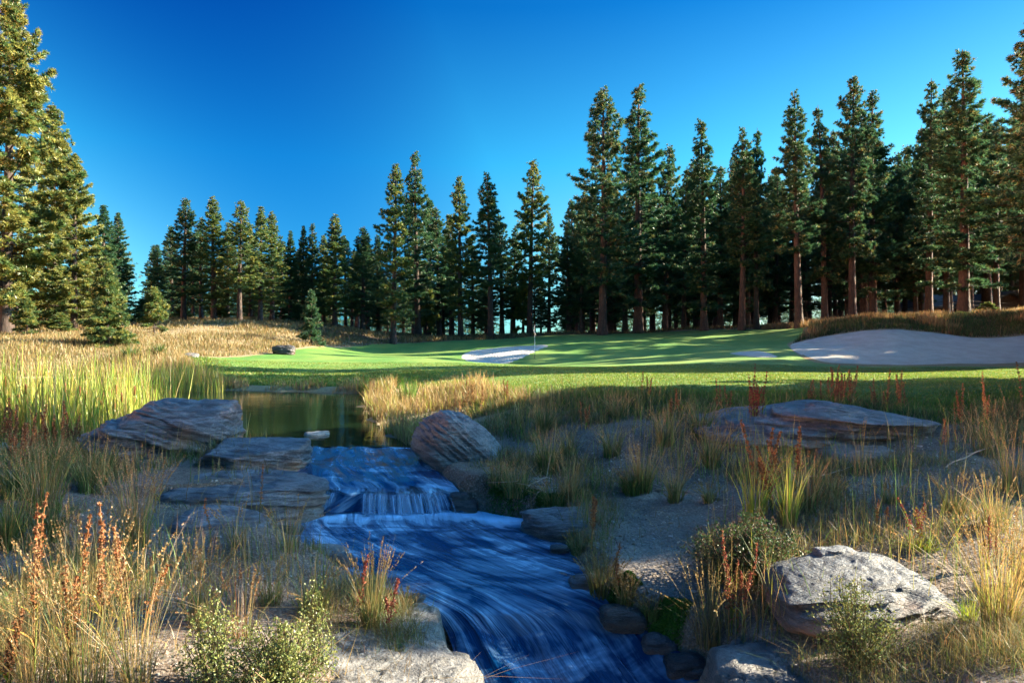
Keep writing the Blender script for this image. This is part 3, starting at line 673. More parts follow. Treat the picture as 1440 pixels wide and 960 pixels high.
# ------------------------------------------------------------------ pines
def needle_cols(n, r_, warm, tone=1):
    if tone == 0: a, b, c = np.array([0.022, 0.074, 0.038]), np.array([0.060, 0.130, 0.050]), np.array([0.14, 0.15, 0.05])  # darker, cooler set: shade painted into the needle colour
    else: a, b, c = np.array([0.040, 0.095, 0.034]), np.array([0.13, 0.185, 0.045]), np.array([0.24, 0.235, 0.055])  # brighter, yellower set: warm sunlight painted into the needle colour
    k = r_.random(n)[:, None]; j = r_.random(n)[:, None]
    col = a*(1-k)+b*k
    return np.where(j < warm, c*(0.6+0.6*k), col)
def pine_meshes(seed, H=20.0, cb=0.18, Rm=2.7, dens=1.0, kind='pine', warm=0.12, lean=0.15, K=20, tone=0):
    """trunk with limbs, and a crown of needle tufts on every limb, for a tree of height H"""
    r_ = np.random.default_rng(seed); tk = MB(); cr = MB()
    hs = np.linspace(0, 1, 14)
    bend = np.stack([lean*np.sin(hs*3+seed)*hs, lean*np.cos(hs*2.3+seed)*hs, hs*H], -1)
    r0 = 0.0145*H if kind != 'young' else 0.012*H
    rad = r0*(1-hs)**0.85 + 0.02 + r0*0.35*np.exp(-hs*30)
    tk.add(*tube(bend, rad, 10), (1, 1, 1))
    cx = lambda h: np.array([np.interp(h/H, hs, bend[:, 0]), np.interp(h/H, hs, bend[:, 1]), h])
    h = cb*H; cents = []; dirs = []; sz = []
    while h < 0.985*H:
        t = (h-cb*H)/(H*(1-cb))
        if kind == 'fir': shp = (1-t)**0.85
        elif kind == 'young': shp = (0.35+0.65*np.sin(np.pi*min(1, 0.25+0.75*t)))*(1-t)**0.45
        else: shp = (1-t)**0.68*(0.66+0.34*min(1, t/0.2))*1.08
        nb = r_.integers(4, 7) if kind != 'fir' else r_.integers(5, 8)
        a0 = r_.uniform(0, 6.28)
        gap = r_.random() < 0.08
        for b in range(nb):
            if r_.random() < 0.14 or (gap and r_.random() < 0.6): continue
            az = a0 + b*6.283/nb + r_.normal()*0.35
            L = Rm*shp*r_.uniform(0.42, 1.28) + 0.05
            el = R(-14 + 62*t**1.1 + r_.normal()*8) if kind != 'fir' else R(-20 + 55*t + r_.normal()*6)
            dh = np.array([math.cos(az), math.sin(az), 0.0]); u = np.linspace(0, 1, 5)
            base = cx(h + r_.uniform(-0.3, 0.3)*(1-t))
            P = base + dh*(L*math.cos(el)*u)[:, None]; P[:, 2] += L*math.sin(el)*u + 0.16*L*u**2.2
            br = max(0.008, 0.016*L)*(1-0.8*u)+0.004
            tk.add(*tube(P, br, 3), (1, 1, 1))
            n = int((L*12 + 3)*dens)
            uu = np.clip(0.22 + 0.78*r_.random(n)**0.75, 0, 1) if t < 0.9 else r_.random(n)
            pc = np.stack([np.interp(uu, u, P[:, k]) for k in range(3)], -1)
            lat = r_.normal(size=n)*(0.10 + 0.30*L*(1.05-uu)*0.55); sd = np.array([-dh[1], dh[0], 0])
            pc = pc + sd*lat[:, None] + dh*(np.abs(lat)*0.35)[:, None]; pc[:, 2] += r_.normal(size=n)*0.07 + 0.05
            cents.append(pc); dv = dh*0.6 + sd*np.sign(lat)[:, None]*0.35 + np.array([0, 0, 0.45]); dirs.append(dv)
            sz.append(np.full(n, (r_.uniform(0.24, 0.33) if kind != 'fir' else 0.28)*(0.6+0.4*min(1, (1-t)/0.35))))
        h += r_.uniform(0.30, 0.52)*(1 if H > 8 else 0.5)*(0.7 + 0.5*(1-t))
    # dead snags below the crown
    for b in range(10):
        hh = r_.uniform(0.05, max(cb, 0.08))*H; az = r_.uniform(0, 6.28); L = r_.uniform(0.5, 1.4)
        P = cx(hh) + np.stack([np.cos(az)*L*np.linspace(0, 1, 3), np.sin(az)*L*np.linspace(0, 1, 3), -0.15*L*np.linspace(0, 1, 3)], -1)
        tk.add(*tube(P, [0.025, 0.015, 0.006], 3), (1, 1, 1))
    cents = np.concatenate(cents); dirs = np.concatenate(dirs); sz = np.concatenate(sz)
    if H < 8: sz = sz*0.62
    global rng
    sv = rng; rng = r_
    V, F, _ = flakes(cents, sz, K, (0, 0, 0), dirs, 0.13)
    rng = sv
    colr = np.repeat(needle_cols(len(cents), r_, warm, tone), K*3, 0)*np.repeat(r_.uniform(0.75, 1.25, (len(V)//3, 1)), 3, 0)
    cr.add(V, F, colr)
    return tk.mesh('trunk', M_BARK, True), cr.mesh('crown', M_NEEDLE)
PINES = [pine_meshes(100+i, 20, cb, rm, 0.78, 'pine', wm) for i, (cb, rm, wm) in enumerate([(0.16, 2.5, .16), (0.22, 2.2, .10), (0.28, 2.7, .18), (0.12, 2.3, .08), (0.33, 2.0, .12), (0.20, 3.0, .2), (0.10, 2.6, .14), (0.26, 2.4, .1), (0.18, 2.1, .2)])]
SUNNY = [pine_meshes(110+i, 20, cb, rm, 0.78, 'pine', wm, tone=1) for i, (cb, rm, wm) in enumerate([(0.16, 2.5, .22), (0.2, 2.3, .18), (0.26, 2.6, .25), (0.12, 2.3, .15)])]  # same pines with the sunlit tint in their needles
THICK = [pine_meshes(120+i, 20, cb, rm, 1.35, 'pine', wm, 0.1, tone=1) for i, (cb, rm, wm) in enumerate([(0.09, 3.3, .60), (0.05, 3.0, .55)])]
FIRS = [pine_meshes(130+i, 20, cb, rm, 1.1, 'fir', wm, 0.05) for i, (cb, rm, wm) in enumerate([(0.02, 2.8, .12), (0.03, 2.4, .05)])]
SMALL = [pine_meshes(140, 6, 0.03, 1.25, 2.0, 'fir', .25, 0.03, tone=1), pine_meshes(141, 4, 0.22, 1.0, 2.6, 'young', .35, 0.05, tone=1), pine_meshes(142, 5, 0.10, 0.95, 2.0, 'fir', .04, 0.03)]
def place_tree(x, y, H, Rw, meshes, refH, refR, label, name='pine_tree', cat='pine tree', group=None, rz=None, dz=0.0):
    z = gz(x, y)[0]-0.15 + dz
    s = H/refH
    o = thing(name, label, cat, (x, y, z), random.uniform(0, 6.28) if rz is None else rz, group, (Rw/refR, Rw/refR, s))
    o.rotation_euler = (random.gauss(0, 0.012), random.gauss(0, 0.012), o.rotation_euler[2])
    link('trunk', meshes[0], o); link('crown', meshes[1], o)
    return o
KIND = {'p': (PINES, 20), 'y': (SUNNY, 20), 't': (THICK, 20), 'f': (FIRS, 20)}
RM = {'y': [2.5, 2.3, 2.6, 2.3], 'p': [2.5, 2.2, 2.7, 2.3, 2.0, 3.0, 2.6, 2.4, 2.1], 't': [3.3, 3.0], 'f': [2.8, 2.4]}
def tree(bx, ty, rpx, D, kind, vi, label, group=None, rz=None):
    x = (bx-720)/960*D; z0 = gz(x, D)[0]-0.15; H = CAMZ+(480-ty)/960*D - z0
    if kind == 's':
        me = SMALL[vi]; return place_tree(x, D, H, rpx/960*D, me, [6, 4, 5][vi], [1.25, 1.0, 0.95][vi], label, 'young_pine', 'young pine', group, rz)
    L, rh = KIND[kind]
    return place_tree(x, D, H, rpx/960*D, L[vi], rh, RM[kind][vi]*0.95, label, group=group, rz=rz)
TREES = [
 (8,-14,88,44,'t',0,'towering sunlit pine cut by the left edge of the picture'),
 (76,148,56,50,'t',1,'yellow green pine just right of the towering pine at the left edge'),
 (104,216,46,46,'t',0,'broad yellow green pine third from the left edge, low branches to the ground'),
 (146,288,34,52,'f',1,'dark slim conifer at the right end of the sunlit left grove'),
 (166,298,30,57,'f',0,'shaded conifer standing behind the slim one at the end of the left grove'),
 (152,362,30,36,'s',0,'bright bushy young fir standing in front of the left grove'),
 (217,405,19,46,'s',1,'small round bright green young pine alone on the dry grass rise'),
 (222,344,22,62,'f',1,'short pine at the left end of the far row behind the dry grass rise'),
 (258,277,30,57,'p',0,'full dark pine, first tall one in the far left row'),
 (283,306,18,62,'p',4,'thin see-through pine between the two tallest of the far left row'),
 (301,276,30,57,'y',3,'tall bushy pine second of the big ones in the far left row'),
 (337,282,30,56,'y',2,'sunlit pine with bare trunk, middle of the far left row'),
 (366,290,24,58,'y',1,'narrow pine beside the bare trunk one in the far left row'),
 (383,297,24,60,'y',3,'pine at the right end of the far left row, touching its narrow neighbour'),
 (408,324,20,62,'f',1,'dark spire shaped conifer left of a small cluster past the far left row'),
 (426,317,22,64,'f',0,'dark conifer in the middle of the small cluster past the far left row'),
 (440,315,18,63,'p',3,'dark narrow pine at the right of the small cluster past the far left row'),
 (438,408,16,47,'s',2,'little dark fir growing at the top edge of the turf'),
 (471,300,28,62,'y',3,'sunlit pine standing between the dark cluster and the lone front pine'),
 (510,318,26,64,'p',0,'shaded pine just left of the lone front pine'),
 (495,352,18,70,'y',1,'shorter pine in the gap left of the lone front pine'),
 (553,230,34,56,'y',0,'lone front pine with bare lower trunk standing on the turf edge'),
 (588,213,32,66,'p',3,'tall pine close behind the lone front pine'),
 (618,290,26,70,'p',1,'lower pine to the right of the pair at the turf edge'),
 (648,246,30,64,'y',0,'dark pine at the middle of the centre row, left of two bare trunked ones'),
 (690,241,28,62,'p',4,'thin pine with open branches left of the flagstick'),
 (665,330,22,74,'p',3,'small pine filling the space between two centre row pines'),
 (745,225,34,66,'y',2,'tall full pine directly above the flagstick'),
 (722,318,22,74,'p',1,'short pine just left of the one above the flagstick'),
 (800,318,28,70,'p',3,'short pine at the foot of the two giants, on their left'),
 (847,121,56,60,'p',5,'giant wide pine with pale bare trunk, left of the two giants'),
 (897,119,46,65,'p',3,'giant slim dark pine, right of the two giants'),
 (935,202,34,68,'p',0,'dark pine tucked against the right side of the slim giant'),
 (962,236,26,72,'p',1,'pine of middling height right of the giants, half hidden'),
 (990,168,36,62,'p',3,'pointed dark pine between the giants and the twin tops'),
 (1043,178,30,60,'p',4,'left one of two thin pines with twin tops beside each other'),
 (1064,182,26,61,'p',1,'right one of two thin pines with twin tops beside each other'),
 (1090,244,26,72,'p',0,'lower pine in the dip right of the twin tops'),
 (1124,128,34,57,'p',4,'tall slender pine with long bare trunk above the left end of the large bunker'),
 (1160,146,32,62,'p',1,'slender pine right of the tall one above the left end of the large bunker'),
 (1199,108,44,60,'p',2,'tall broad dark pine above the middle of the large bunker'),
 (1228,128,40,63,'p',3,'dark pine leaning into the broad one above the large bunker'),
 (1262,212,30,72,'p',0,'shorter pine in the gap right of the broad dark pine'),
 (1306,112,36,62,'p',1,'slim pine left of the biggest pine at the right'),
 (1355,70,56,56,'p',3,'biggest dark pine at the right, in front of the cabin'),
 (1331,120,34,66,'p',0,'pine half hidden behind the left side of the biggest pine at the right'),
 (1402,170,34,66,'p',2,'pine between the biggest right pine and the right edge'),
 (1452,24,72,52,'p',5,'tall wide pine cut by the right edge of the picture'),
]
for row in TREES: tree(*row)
for px, ty, r, D, k, v, lab in [(242,318,22,66,'p',6,'pine peeping out behind the first tall one of the far left row'),(320,312,22,68,'y',1,'pine filling the gap before the bare trunk one of the far left row'),(352,318,20,70,'y',3,'short sunlit pine behind the bare trunk one of the far left row'),
    (396,330,18,68,'p',8,'small pine just left of the dark spire past the far left row'),(455,330,20,70,'y',0,'low sunlit pine right of the dark cluster past the far left row'),(486,332,20,72,'p',7,'low pine between the sunlit pine and the lone front pine'),
    (532,330,22,72,'p',6,'shaded pine directly behind the left side of the lone front pine'),(603,282,24,74,'p',7,'pine in the gap right of the tall one behind the lone front pine'),(634,300,22,72,'y',2,'sunlit pine left of the dark pine in the middle of the centre row'),(706,300,24,72,'p',8,'slim pine right of the thin one with open branches'),(772,300,24,72,'p',6,'pine at the right end of the centre row, right of the flagstick')]:
    tree(px, ty, r, D, k, v, lab)
# the wood behind
env_x = [0, 190, 196, 215, 260, 400, 480, 560, 690, 780, 830, 950, 1100, 1250, 1440, 1700]
env_y = [330, 420, 440, 395, 330, 350, 345, 325, 345, 325, 255, 240, 205, 170, 140, 130]
r2 = np.random.default_rng(21)
cnt = 0; spots = []
while cnt < 185:
    px = r2.uniform(-60, 1560); D = r2.uniform(68, 118)
    if 178 < px < 208: continue
    if 660 < px < 800 and r2.random() < 0.5: continue
    if px < 820 and r2.random() < 0.25: continue
    x = (px-720)/960*D
    if any((x-a)**2+(D-b)**2 < 4.5 for a, b in spots): continue
    spots.append((x, D)); cnt += 1
    ty = np.interp(px, env_x, env_y) + r2.uniform(-10, 75)
    g = gz(x, D)[0]; H = max(8, CAMZ+(480-ty)/960*D - g)
    vi = int(r2.integers(0, 9)); zone = 'left' if px < 500 else ('centre' if px < 820 else 'right')
    place_tree(x, D, H, min(3.2, 0.12*H+0.6)*r2.uniform(0.8, 1.15), PINES[vi], 20, RM['p'][vi],
               {'left': 'pine of the wood behind the far left row, showing between its trunks', 'centre': 'pine deep in the wood behind the flagstick, showing between front trunks',
                'right': 'pine deep in the dark wood behind the front pines on the right'}[zone], group={'left': 'pines behind the far left row', 'centre': 'pines in the wood behind the flagstick', 'right': 'pines deep in the dark wood at the right'}[zone])
# low far trees closing the gaps between the trunks
def far_wood():
    V, F, Cc, n = [], [], [], 0
    lights = [pine_meshes(160+i, 20, 0.03, 2.8, 0.35, 'pine', .1, K=6) for i in range(3)]
    arr = []
    for tme, cme in lights:
        co = np.empty(len(cme.vertices)*3, np.float32); cme.vertices.foreach_get('co', co)
        cl = np.empty(len(cme.vertices)*4, np.float32); cme.color_attributes['col'].data.foreach_get('color', cl)
        arr.append((co.reshape(-1, 3), cl.reshape(-1, 4)[:, :3]))
    for k in range(250):
        px = r2.uniform(-120, 1640); D = r2.uniform(112, 190)
        if 176 < px < 210 or (690 < px < 800 and r2.random() < 0.75): continue
        x = (px-720)/960*D; z = gz(x, D)[0]-0.3; H = r2.uniform(11, 17)*(1.35 if px > 820 else 1)
        co, cl = arr[k % 3]; a = r2.uniform(0, 6.28); ca, sa = math.cos(a), math.sin(a)
        q = co*np.array([1.5, 1.5, H/20]); q = np.stack([q[:, 0]*ca-q[:, 1]*sa+x, q[:, 0]*sa+q[:, 1]*ca+D, q[:, 2]+z], -1)
        V.append(q); Cc.append(cl); n += len(q)
    V = np.concatenate(V); me = mesh_np('distant_woods', V, np.arange(len(V)).reshape(-1, 3), M_NEEDLE, np.concatenate(Cc))
    tag(link('distant_woods', me), kind='stuff')
far_wood()
# young growth at the edge of the wood
for px, D, ty, vi, lab in [(255,60,432,1,'low young pine under the far left row, left of the sapling'),(310,60,425,1,'yellowish sapling under the middle of the far left row'),(200,58,420,2,'thin young fir right of the gap in the left trees'),
    (38,42,420,1,'young pine beside the foot of the towering left pine'),(85,43,440,1,'low blue green young pine under the left grove'),(600,68,400,1,'bright young pine behind the lone front pine'),(735,72,395,1,'sunlit young pine right of the flagstick top'),
    (1390,57,425,1,'sunlit young pine beside the biggest right pine trunk'),(1350,55,438,1,'low pale bush of young pine left of the biggest right pine trunk')]:
    tree(px, ty, 15 if D > 50 else 18, D, 's', vi, lab)
# pines outside the picture to the right, whose shade lies on the stream bank and the turf
r3 = np.random.default_rng(33)
s_h = np.array([math.sin(R(SUN_AZ)), math.cos(R(SUN_AZ))]); p_h = np.array([-s_h[1], s_h[0]])
SHADE = [(16,6.6,16),(19,7.4,20),(15.5,8.4,17),(19,9.1,21),(24,7.9,24),(22,6.7,23),(25,9.8,23),(17,9.9,16),(28,7.2,26),(23,6.15,19)]
for L, n, H in SHADE:
    x, y = s_h*L + p_h*n
    place_tree(x, y, H, 2.2, THICK[int(r3.integers(0, 2))], 20, 3.0, 'pine beyond the right edge of the picture whose shade covers the stream bank', group='pines beyond the right edge')
for L, n, H in [(30,21.5,20),(31,23.5,23),(33,26,24),(34,22.5,26),(36,29,24),(30.5,20.6,17)]:
    x, y = s_h*L + p_h*n
    place_tree(x, y, H, 2.4, PINES[int(r3.integers(0, 6))], 20, 2.5, 'pine beyond the right edge of the picture whose shade covers the stream bank', group='pines beyond the right edge')
for i in range(75):
    L = r3.uniform(28, 80); n = r3.uniform(20.5, 44)
    x, y = s_h*L + p_h*n
    if x < 0.80*y + 4: continue
    vi = int(r3.integers(0, 6))
    place_tree(x, y, r3.uniform(14, 24), 2.6, PINES[vi], 20, RM['p'][vi], 'pine beyond the right edge of the picture whose shade covers the stream bank', group='pines beyond the right edge')

# stones along the water line
for i, (py, side, sz) in enumerate([(742,1,.16),(775,1,.13),(790,-1,.2),(822,1,.2),(842,-1,.12),(868,1,.26),(905,1,.2),(938,1,.24),(950,1,.16),(815,-1,.14),(700,1,.18),(712,1,.24),(735,-1,.16),(748,-1,.2)]):
    zz0 = np.interp(py, [c[0] for c in ST], [c[1] for c in ST]); D = (CAMZ-zz0)*960/(py-480); l, r, zs = stream_at(D)
    x = (r+0.02) if side > 0 else (l-0.02)
    o = link('stone', rock_mesh((sz*1.3, sz, sz*0.75), 200+i, sub=4, k=6, layer=0.03, lamp=0.03, mat=M_ROCKD if i % 3 else M_ROCK), loc=(x, D, zs+0.03*sz))
    tag(o, 'small wet stone at the water line of the stream', 'stone', 'stones along the stream edge')
# ------------------------------------------------------------------ flagstick and cabins
def flat_mat(name, col, rough=0.6, var=0.15):
    m, t, out = newmat(name); v = mapped(t); n = noise(t, v, 6, 4)
    c = ramp(t, n, [(0.3, tuple(x*(1-var) for x in col)), (0.7, tuple(min(1, x*(1+var)) for x in col))])
    p = nd(t, 'BsdfPrincipled', Roughness=rough); t.links.new(c, p.inputs['Base Color']); t.links.new(p.outputs[0], out.inputs[0]); return m
M_WHITE = flat_mat('white_paint', (0.8, 0.8, 0.8), 0.4, 0.04); M_DARKP = flat_mat('dark_pole_paint', (0.05, 0.05, 0.05), 0.5)
fp = W(752, 502, 43.5); fz = gz(fp[0], fp[1])[0]
fl = thing('flagstick', 'white golf flagstick with a white flag in front of the small bunker', 'flagstick', (fp[0], fp[1], fz))
mb = MB(); mb.add(*tube([(0,0,0.3),(0,0,2.15)], 0.017, 8), (1,1,1)); link('pole', mb.mesh('pole', M_WHITE), fl)
mb = MB(); mb.add(*tube([(0,0,-0.05),(0,0,0.3)], 0.018, 8), (1,1,1)); link('pole_base', mb.mesh('pole_base', M_DARKP), fl)
fu = np.linspace(0, 1, 9); fv = np.linspace(0, 1, 9); FU, FV = np.meshgrid(fu, fv)   # limp pennant hanging in folds
fx = -0.10*np.sin(np.pi*FV**0.8)*FU*1.2 + 0.10*FV*FU; fyy = 0.05*np.sin(FU*7)*FV; fzz = 2.16 - 0.42*FV - 0.36*FU*(0.55+0.3*FV)
i = np.arange(81).reshape(9, 9); q4 = np.stack([i[:-1,:-1], i[:-1,1:], i[1:,1:], i[1:,:-1]], -1).reshape(-1, 4)
fV = np.stack([fx.ravel(), fyy.ravel(), fzz.ravel()], -1); fV = np.r_[fV, fV + [0, 0.004, 0]]
link('flag', mesh_np('flag', fV, np.r_[q4, q4[:, ::-1]+81], M_WHITE, smooth=True), fl)

M_LOG = flat_mat('dark_brown_boards', (0.10, 0.045, 0.025), 0.8, 0.4); M_ROOFD = flat_mat('dark_slate_roof', (0.05, 0.055, 0.07), 0.6, 0.2)
M_BLUEW = flat_mat('pale_blue_grey_wall', (0.30, 0.36, 0.46), 0.6, 0.1); M_GLASS = flat_mat('window_glass', (0.03, 0.035, 0.04), 0.1, 0.1)
def box(mb, lo, hi):
    x0, y0, z0 = lo; x1, y1, z1 = hi
    V = [(x0,y0,z0),(x1,y0,z0),(x1,y1,z0),(x0,y1,z0),(x0,y0,z1),(x1,y0,z1),(x1,y1,z1),(x0,y1,z1)]
    mb.add(V, np.array([(0,3,2,1),(4,5,6,7),(0,1,5,4),(1,2,6,5),(2,3,7,6),(3,0,4,7)]), (1,1,1))
def prism(mb, pts, y0, y1):
    n = len(pts); V = [(x, y0, z) for x, z in pts]+[(x, y1, z) for x, z in pts]
    q = np.array([(k, (k+1) % n, n+(k+1) % n, n+k) for k in range(n)])
    mb.add(V, [q, np.array([tuple(range(n))[::-1]]), np.array([tuple(range(n, 2*n))])], (1,1,1))
def cabin(px0, px1, ptop, peave, D, label, wallm, gable):
    x0, x1 = (px0-720)/960*D, (px1-720)/960*D; cx = (x0+x1)/2; z0 = gz(cx, D)[0]
    zt = CAMZ+(480-ptop)/960*D - z0; ze = CAMZ+(480-peave)/960*D - z0; w = (x1-x0)/2
    o = thing('cabin', label, 'cabin', (cx, D, z0))
    m = MB(); box(m, (-w, 0, -1), (w, 6, ze)) if not gable else prism(m, [(-w,-1),(w,-1),(w,ze),(0,zt-0.15),(-w,ze)], 0, 6)
    link('wall', m.mesh('wall', wallm), o)
    m = MB()
    if gable:
        prism(m, [(-w-.5,ze-.25),(0,zt-.1),(0,zt+.15),(-w-.5,ze)], -0.6, 6.5); prism(m, [(0,zt-.1),(w+.5,ze-.25),(w+.5,ze),(0,zt+.15)], -0.6, 6.5)
    else:
        V = [(-w-.4,-.5,ze),(w+.4,-.5,ze),(w+.4,6.5,ze),(-w-.4,6.5,ze),(-w+.3,3,zt),(w-.3,3,zt)]
        m.add(V, [np.array([(0,1,5,4),(2,3,4,5),(0,3,2,1)]), np.array([(1,2,5),(3,0,4)])], (1,1,1))
    link('roof', m.mesh('roof', M_ROOFD), o)
    for k in range(2):
        m = MB(); c = (-0.45+0.9*k)*w; box(m, (c-.5, -0.06, ze*0.35), (c+.5, -0.003, ze*0.8)); wn = link('window', m.mesh('window', M_GLASS), o)
        m = MB()
        for a, b in (((c-.58,-.08,ze*.35-.08),(c+.58,-.004,ze*.35)),((c-.58,-.08,ze*.8),(c+.58,-.004,ze*.8+.08)),((c-.58,-.08,ze*.35),(c-.5,-.004,ze*.8)),((c+.5,-.08,ze*.35),(c+.58,-.004,ze*.8))): box(m, a, b)
        link('frame', m.mesh('frame', M_LOG), wn)
    return o
cabin(1300, 1366, 412, 431, 84, 'dark roofed low cabin with pale blue grey wall among the pines', M_BLUEW, False)
cabin(1384, 1452, 411, 430, 80, 'brown timber cabin with a gabled roof behind the pines at the right edge', M_LOG, True)

# ------------------------------------------------------------------ plants
STRAW = np.array([[0.31, 0.20, 0.075], [0.36, 0.25, 0.10], [0.24, 0.155, 0.06], [0.32, 0.25, 0.12]])
GREEN = np.array([[0.06, 0.12, 0.025], [0.09, 0.16, 0.03], [0.05, 0.095, 0.03], [0.12, 0.17, 0.04]])
YELG = np.array([[0.24, 0.32, 0.03], [0.34, 0.36, 0.04], [0.16, 0.28, 0.025], [0.40, 0.34, 0.06]])
RUST = np.array([[0.25, 0.10, 0.04], [0.32, 0.14, 0.055], [0.16, 0.07, 0.035], [0.28, 0.15, 0.075]])
REDS = np.array([[0.28, 0.06, 0.05], [0.22, 0.06, 0.045], [0.32, 0.11, 0.06]])
def pick(pal, n, r_): return pal[r_.integers(0, len(pal), n)]*r_.uniform(0.75, 1.2, (n, 1))
def clump_mesh(seed, h, rad, n, green=0.5, spread=0.35, w=0.006, seeds=0.3, tip=STRAW, base=GREEN):
    """grass clump: arching blades, and seed heads on the tallest"""
    global rng
    r_ = np.random.default_rng(seed); sv = rng; rng = r_
    az = r_.uniform(0, 6.283, n); rr = rad*0.35*np.sqrt(r_.random(n))
    roots = np.stack([rr*np.cos(az), rr*np.sin(az), np.full(n, -0.03)], -1)
    hh = h*r_.uniform(0.35, 1.0, n); az2 = az + r_.normal(size=n)*0.6
    g = r_.random(n) < green
    cb = np.where(g[:, None], pick(base, n, r_), pick(tip, n, r_)*0.8); ct = np.where((r_.random(n) < green*0.6)[:, None], pick(base, n, r_), pick(tip, n, r_))
    lean = np.abs(r_.normal(size=n))*spread + rr/rad*0.25
    k = np.nonzero(hh > h*0.72)[0]; k = k[r_.random(len(k)) < seeds]
    b = MB(); wv = w*r_.uniform(0.6, 1.3, n); stalks = []
    rest = np.setdiff1d(np.arange(n), k[:9])
    b.add(*blades(roots[rest], hh[rest], wv[rest], az2[rest], lean[rest], cb[rest], ct[rest], 4))
    for q, j in enumerate(k):
        s = MB() if q < 9 else b; d = np.array([math.cos(az2[j]), math.sin(az2[j]), 0])
        if q < 9: s.add(*blades(roots[j:j+1], hh[j:j+1], wv[j:j+1]*0.7, az2[j:j+1], lean[j:j+1], cb[j:j+1], ct[j:j+1], 4))
        m = 18; u = r_.uniform(0.74, 1.0, m)
        c = roots[j] + d*(lean[j]*hh[j]*u**1.8)[:, None]; c[:, 2] += hh[j]*(u-0.22*min(lean[j], 2)*u**2)
        s.add(*flakes(c, 0.0024*6*(1.2-u*0.6), 2, pick(tip, m, r_)*0.9, (0, 0, 1.1)))
        if q < 9: stalks.append(s.mesh('seed_stalk', M_GRASS))
    rng = sv
    return b.mesh('blades', M_GRASS), stalks
def place_clump(loc, me, label, rz=None, sc=1.0, group=None, name='grass_clump', cat='grass clump'):
    o = thing(name, label, cat, loc, random.uniform(0, 6.28) if rz is None else rz, group, (sc, sc, sc))
    link('blades', me[0], o)
    for m in me[1]: link('seed_stalk', m, o)
    return o
def grass(px, py, top, label, wpx=60, n=120, green=0.5, seed=0, **kw):
    p = hit(px, py); h = (py-top)/960*p[1]; rad = wpx/960*p[1]/2
    return place_clump(p, clump_mesh(seed or int(px*7+py), h, rad, n, green, kw.pop('spread', 0.30), kw.pop('w', 0.0011*p[1]), kw.pop('seeds', 0.5), **kw), label)
def dock(px, py, top, label, stems=4, wpx=30, pal=RUST, seed=0, lean=0.12, leaf=4, thick=1.0, leanaz=None, group=None):
    """dock: stiff stems with clustered seeds along the upper half, a few leaves below"""
    global rng
    p = hit(px, py); h = (py-top)/960*p[1]; rad = wpx/960*p[1]/2
    r_ = np.random.default_rng(seed or int(px*13+py)); sv = rng; rng = r_
    o = thing('dock_plant', label, 'dock plant', p, 0, group)
    for i in range(stems):
        st, se, lf = MB(), MB(), MB()
        hh = h*(1 if i == 0 else r_.uniform(0.6, 0.97)); az = r_.uniform(0, 6.283) if leanaz is None else leanaz + r_.normal()*0.2
        a2 = r_.uniform(0, 6.283); base = np.array([rad*0.6*math.cos(a2)*r_.random(), rad*0.6*math.sin(a2)*r_.random(), -0.03])
        u = np.linspace(0, 1, 7); le = lean*r_.uniform(0.3, 1.4)
        P = base + np.stack([math.cos(az)*le*hh*u**1.5, math.sin(az)*le*hh*u**1.5, hh*(u-0.1*le*u*u)], -1) + r_.normal(size=(7, 3))*0.006*u[:, None]
        c0 = pick(pal, 1, r_)[0]; g0 = pick(np.r_[GREEN, STRAW], 1, r_)[0]
        V, F = tube(P, 0.0035*thick*(1-0.6*u)+0.001, 4); st.add(V, F, np.repeat(c0*0.8*u[:, None]+g0*(1-u[:, None]), 4, 0))
        m = int(40+hh*110*thick)
        uu = 0.42+0.58*r_.random(m)**0.9; uu = np.round(uu*18)/18*0.55+uu*0.45
        c = np.stack([np.interp(uu, u, P[:, k]) for k in range(3)], -1) + r_.normal(size=(m, 3))*np.array([0.009, 0.009, 0.008])*thick*(1.25-uu)[:, None]*1.5
        se.add(*flakes(c, 0.011*thick*r_.uniform(0.7, 1.2, m), 4, pick(pal, m, r_)))
        for _ in range(leaf):
            uu0 = r_.uniform(0.03, 0.45); c = np.array([[np.interp(uu0, u, P[:, k]) for k in range(3)]])
            lf.add(*blades(c, h*r_.uniform(0.12, 0.22), 0.014*thick*r_.uniform(0.6, 1.2), r_.uniform(0, 6.28), r_.uniform(0.5, 1.4), pick(np.r_[YELG, pal], 1, r_), pick(np.r_[YELG, pal], 1, r_), 4))
        so = link('stem', st.mesh('stem', M_SEED, True), o); link('seed_head', se.mesh('seed_head', M_SEED), so)
        if lf.n: link('leaves', lf.mesh('leaves', M_LEAF), so)
    rng = sv
    return o
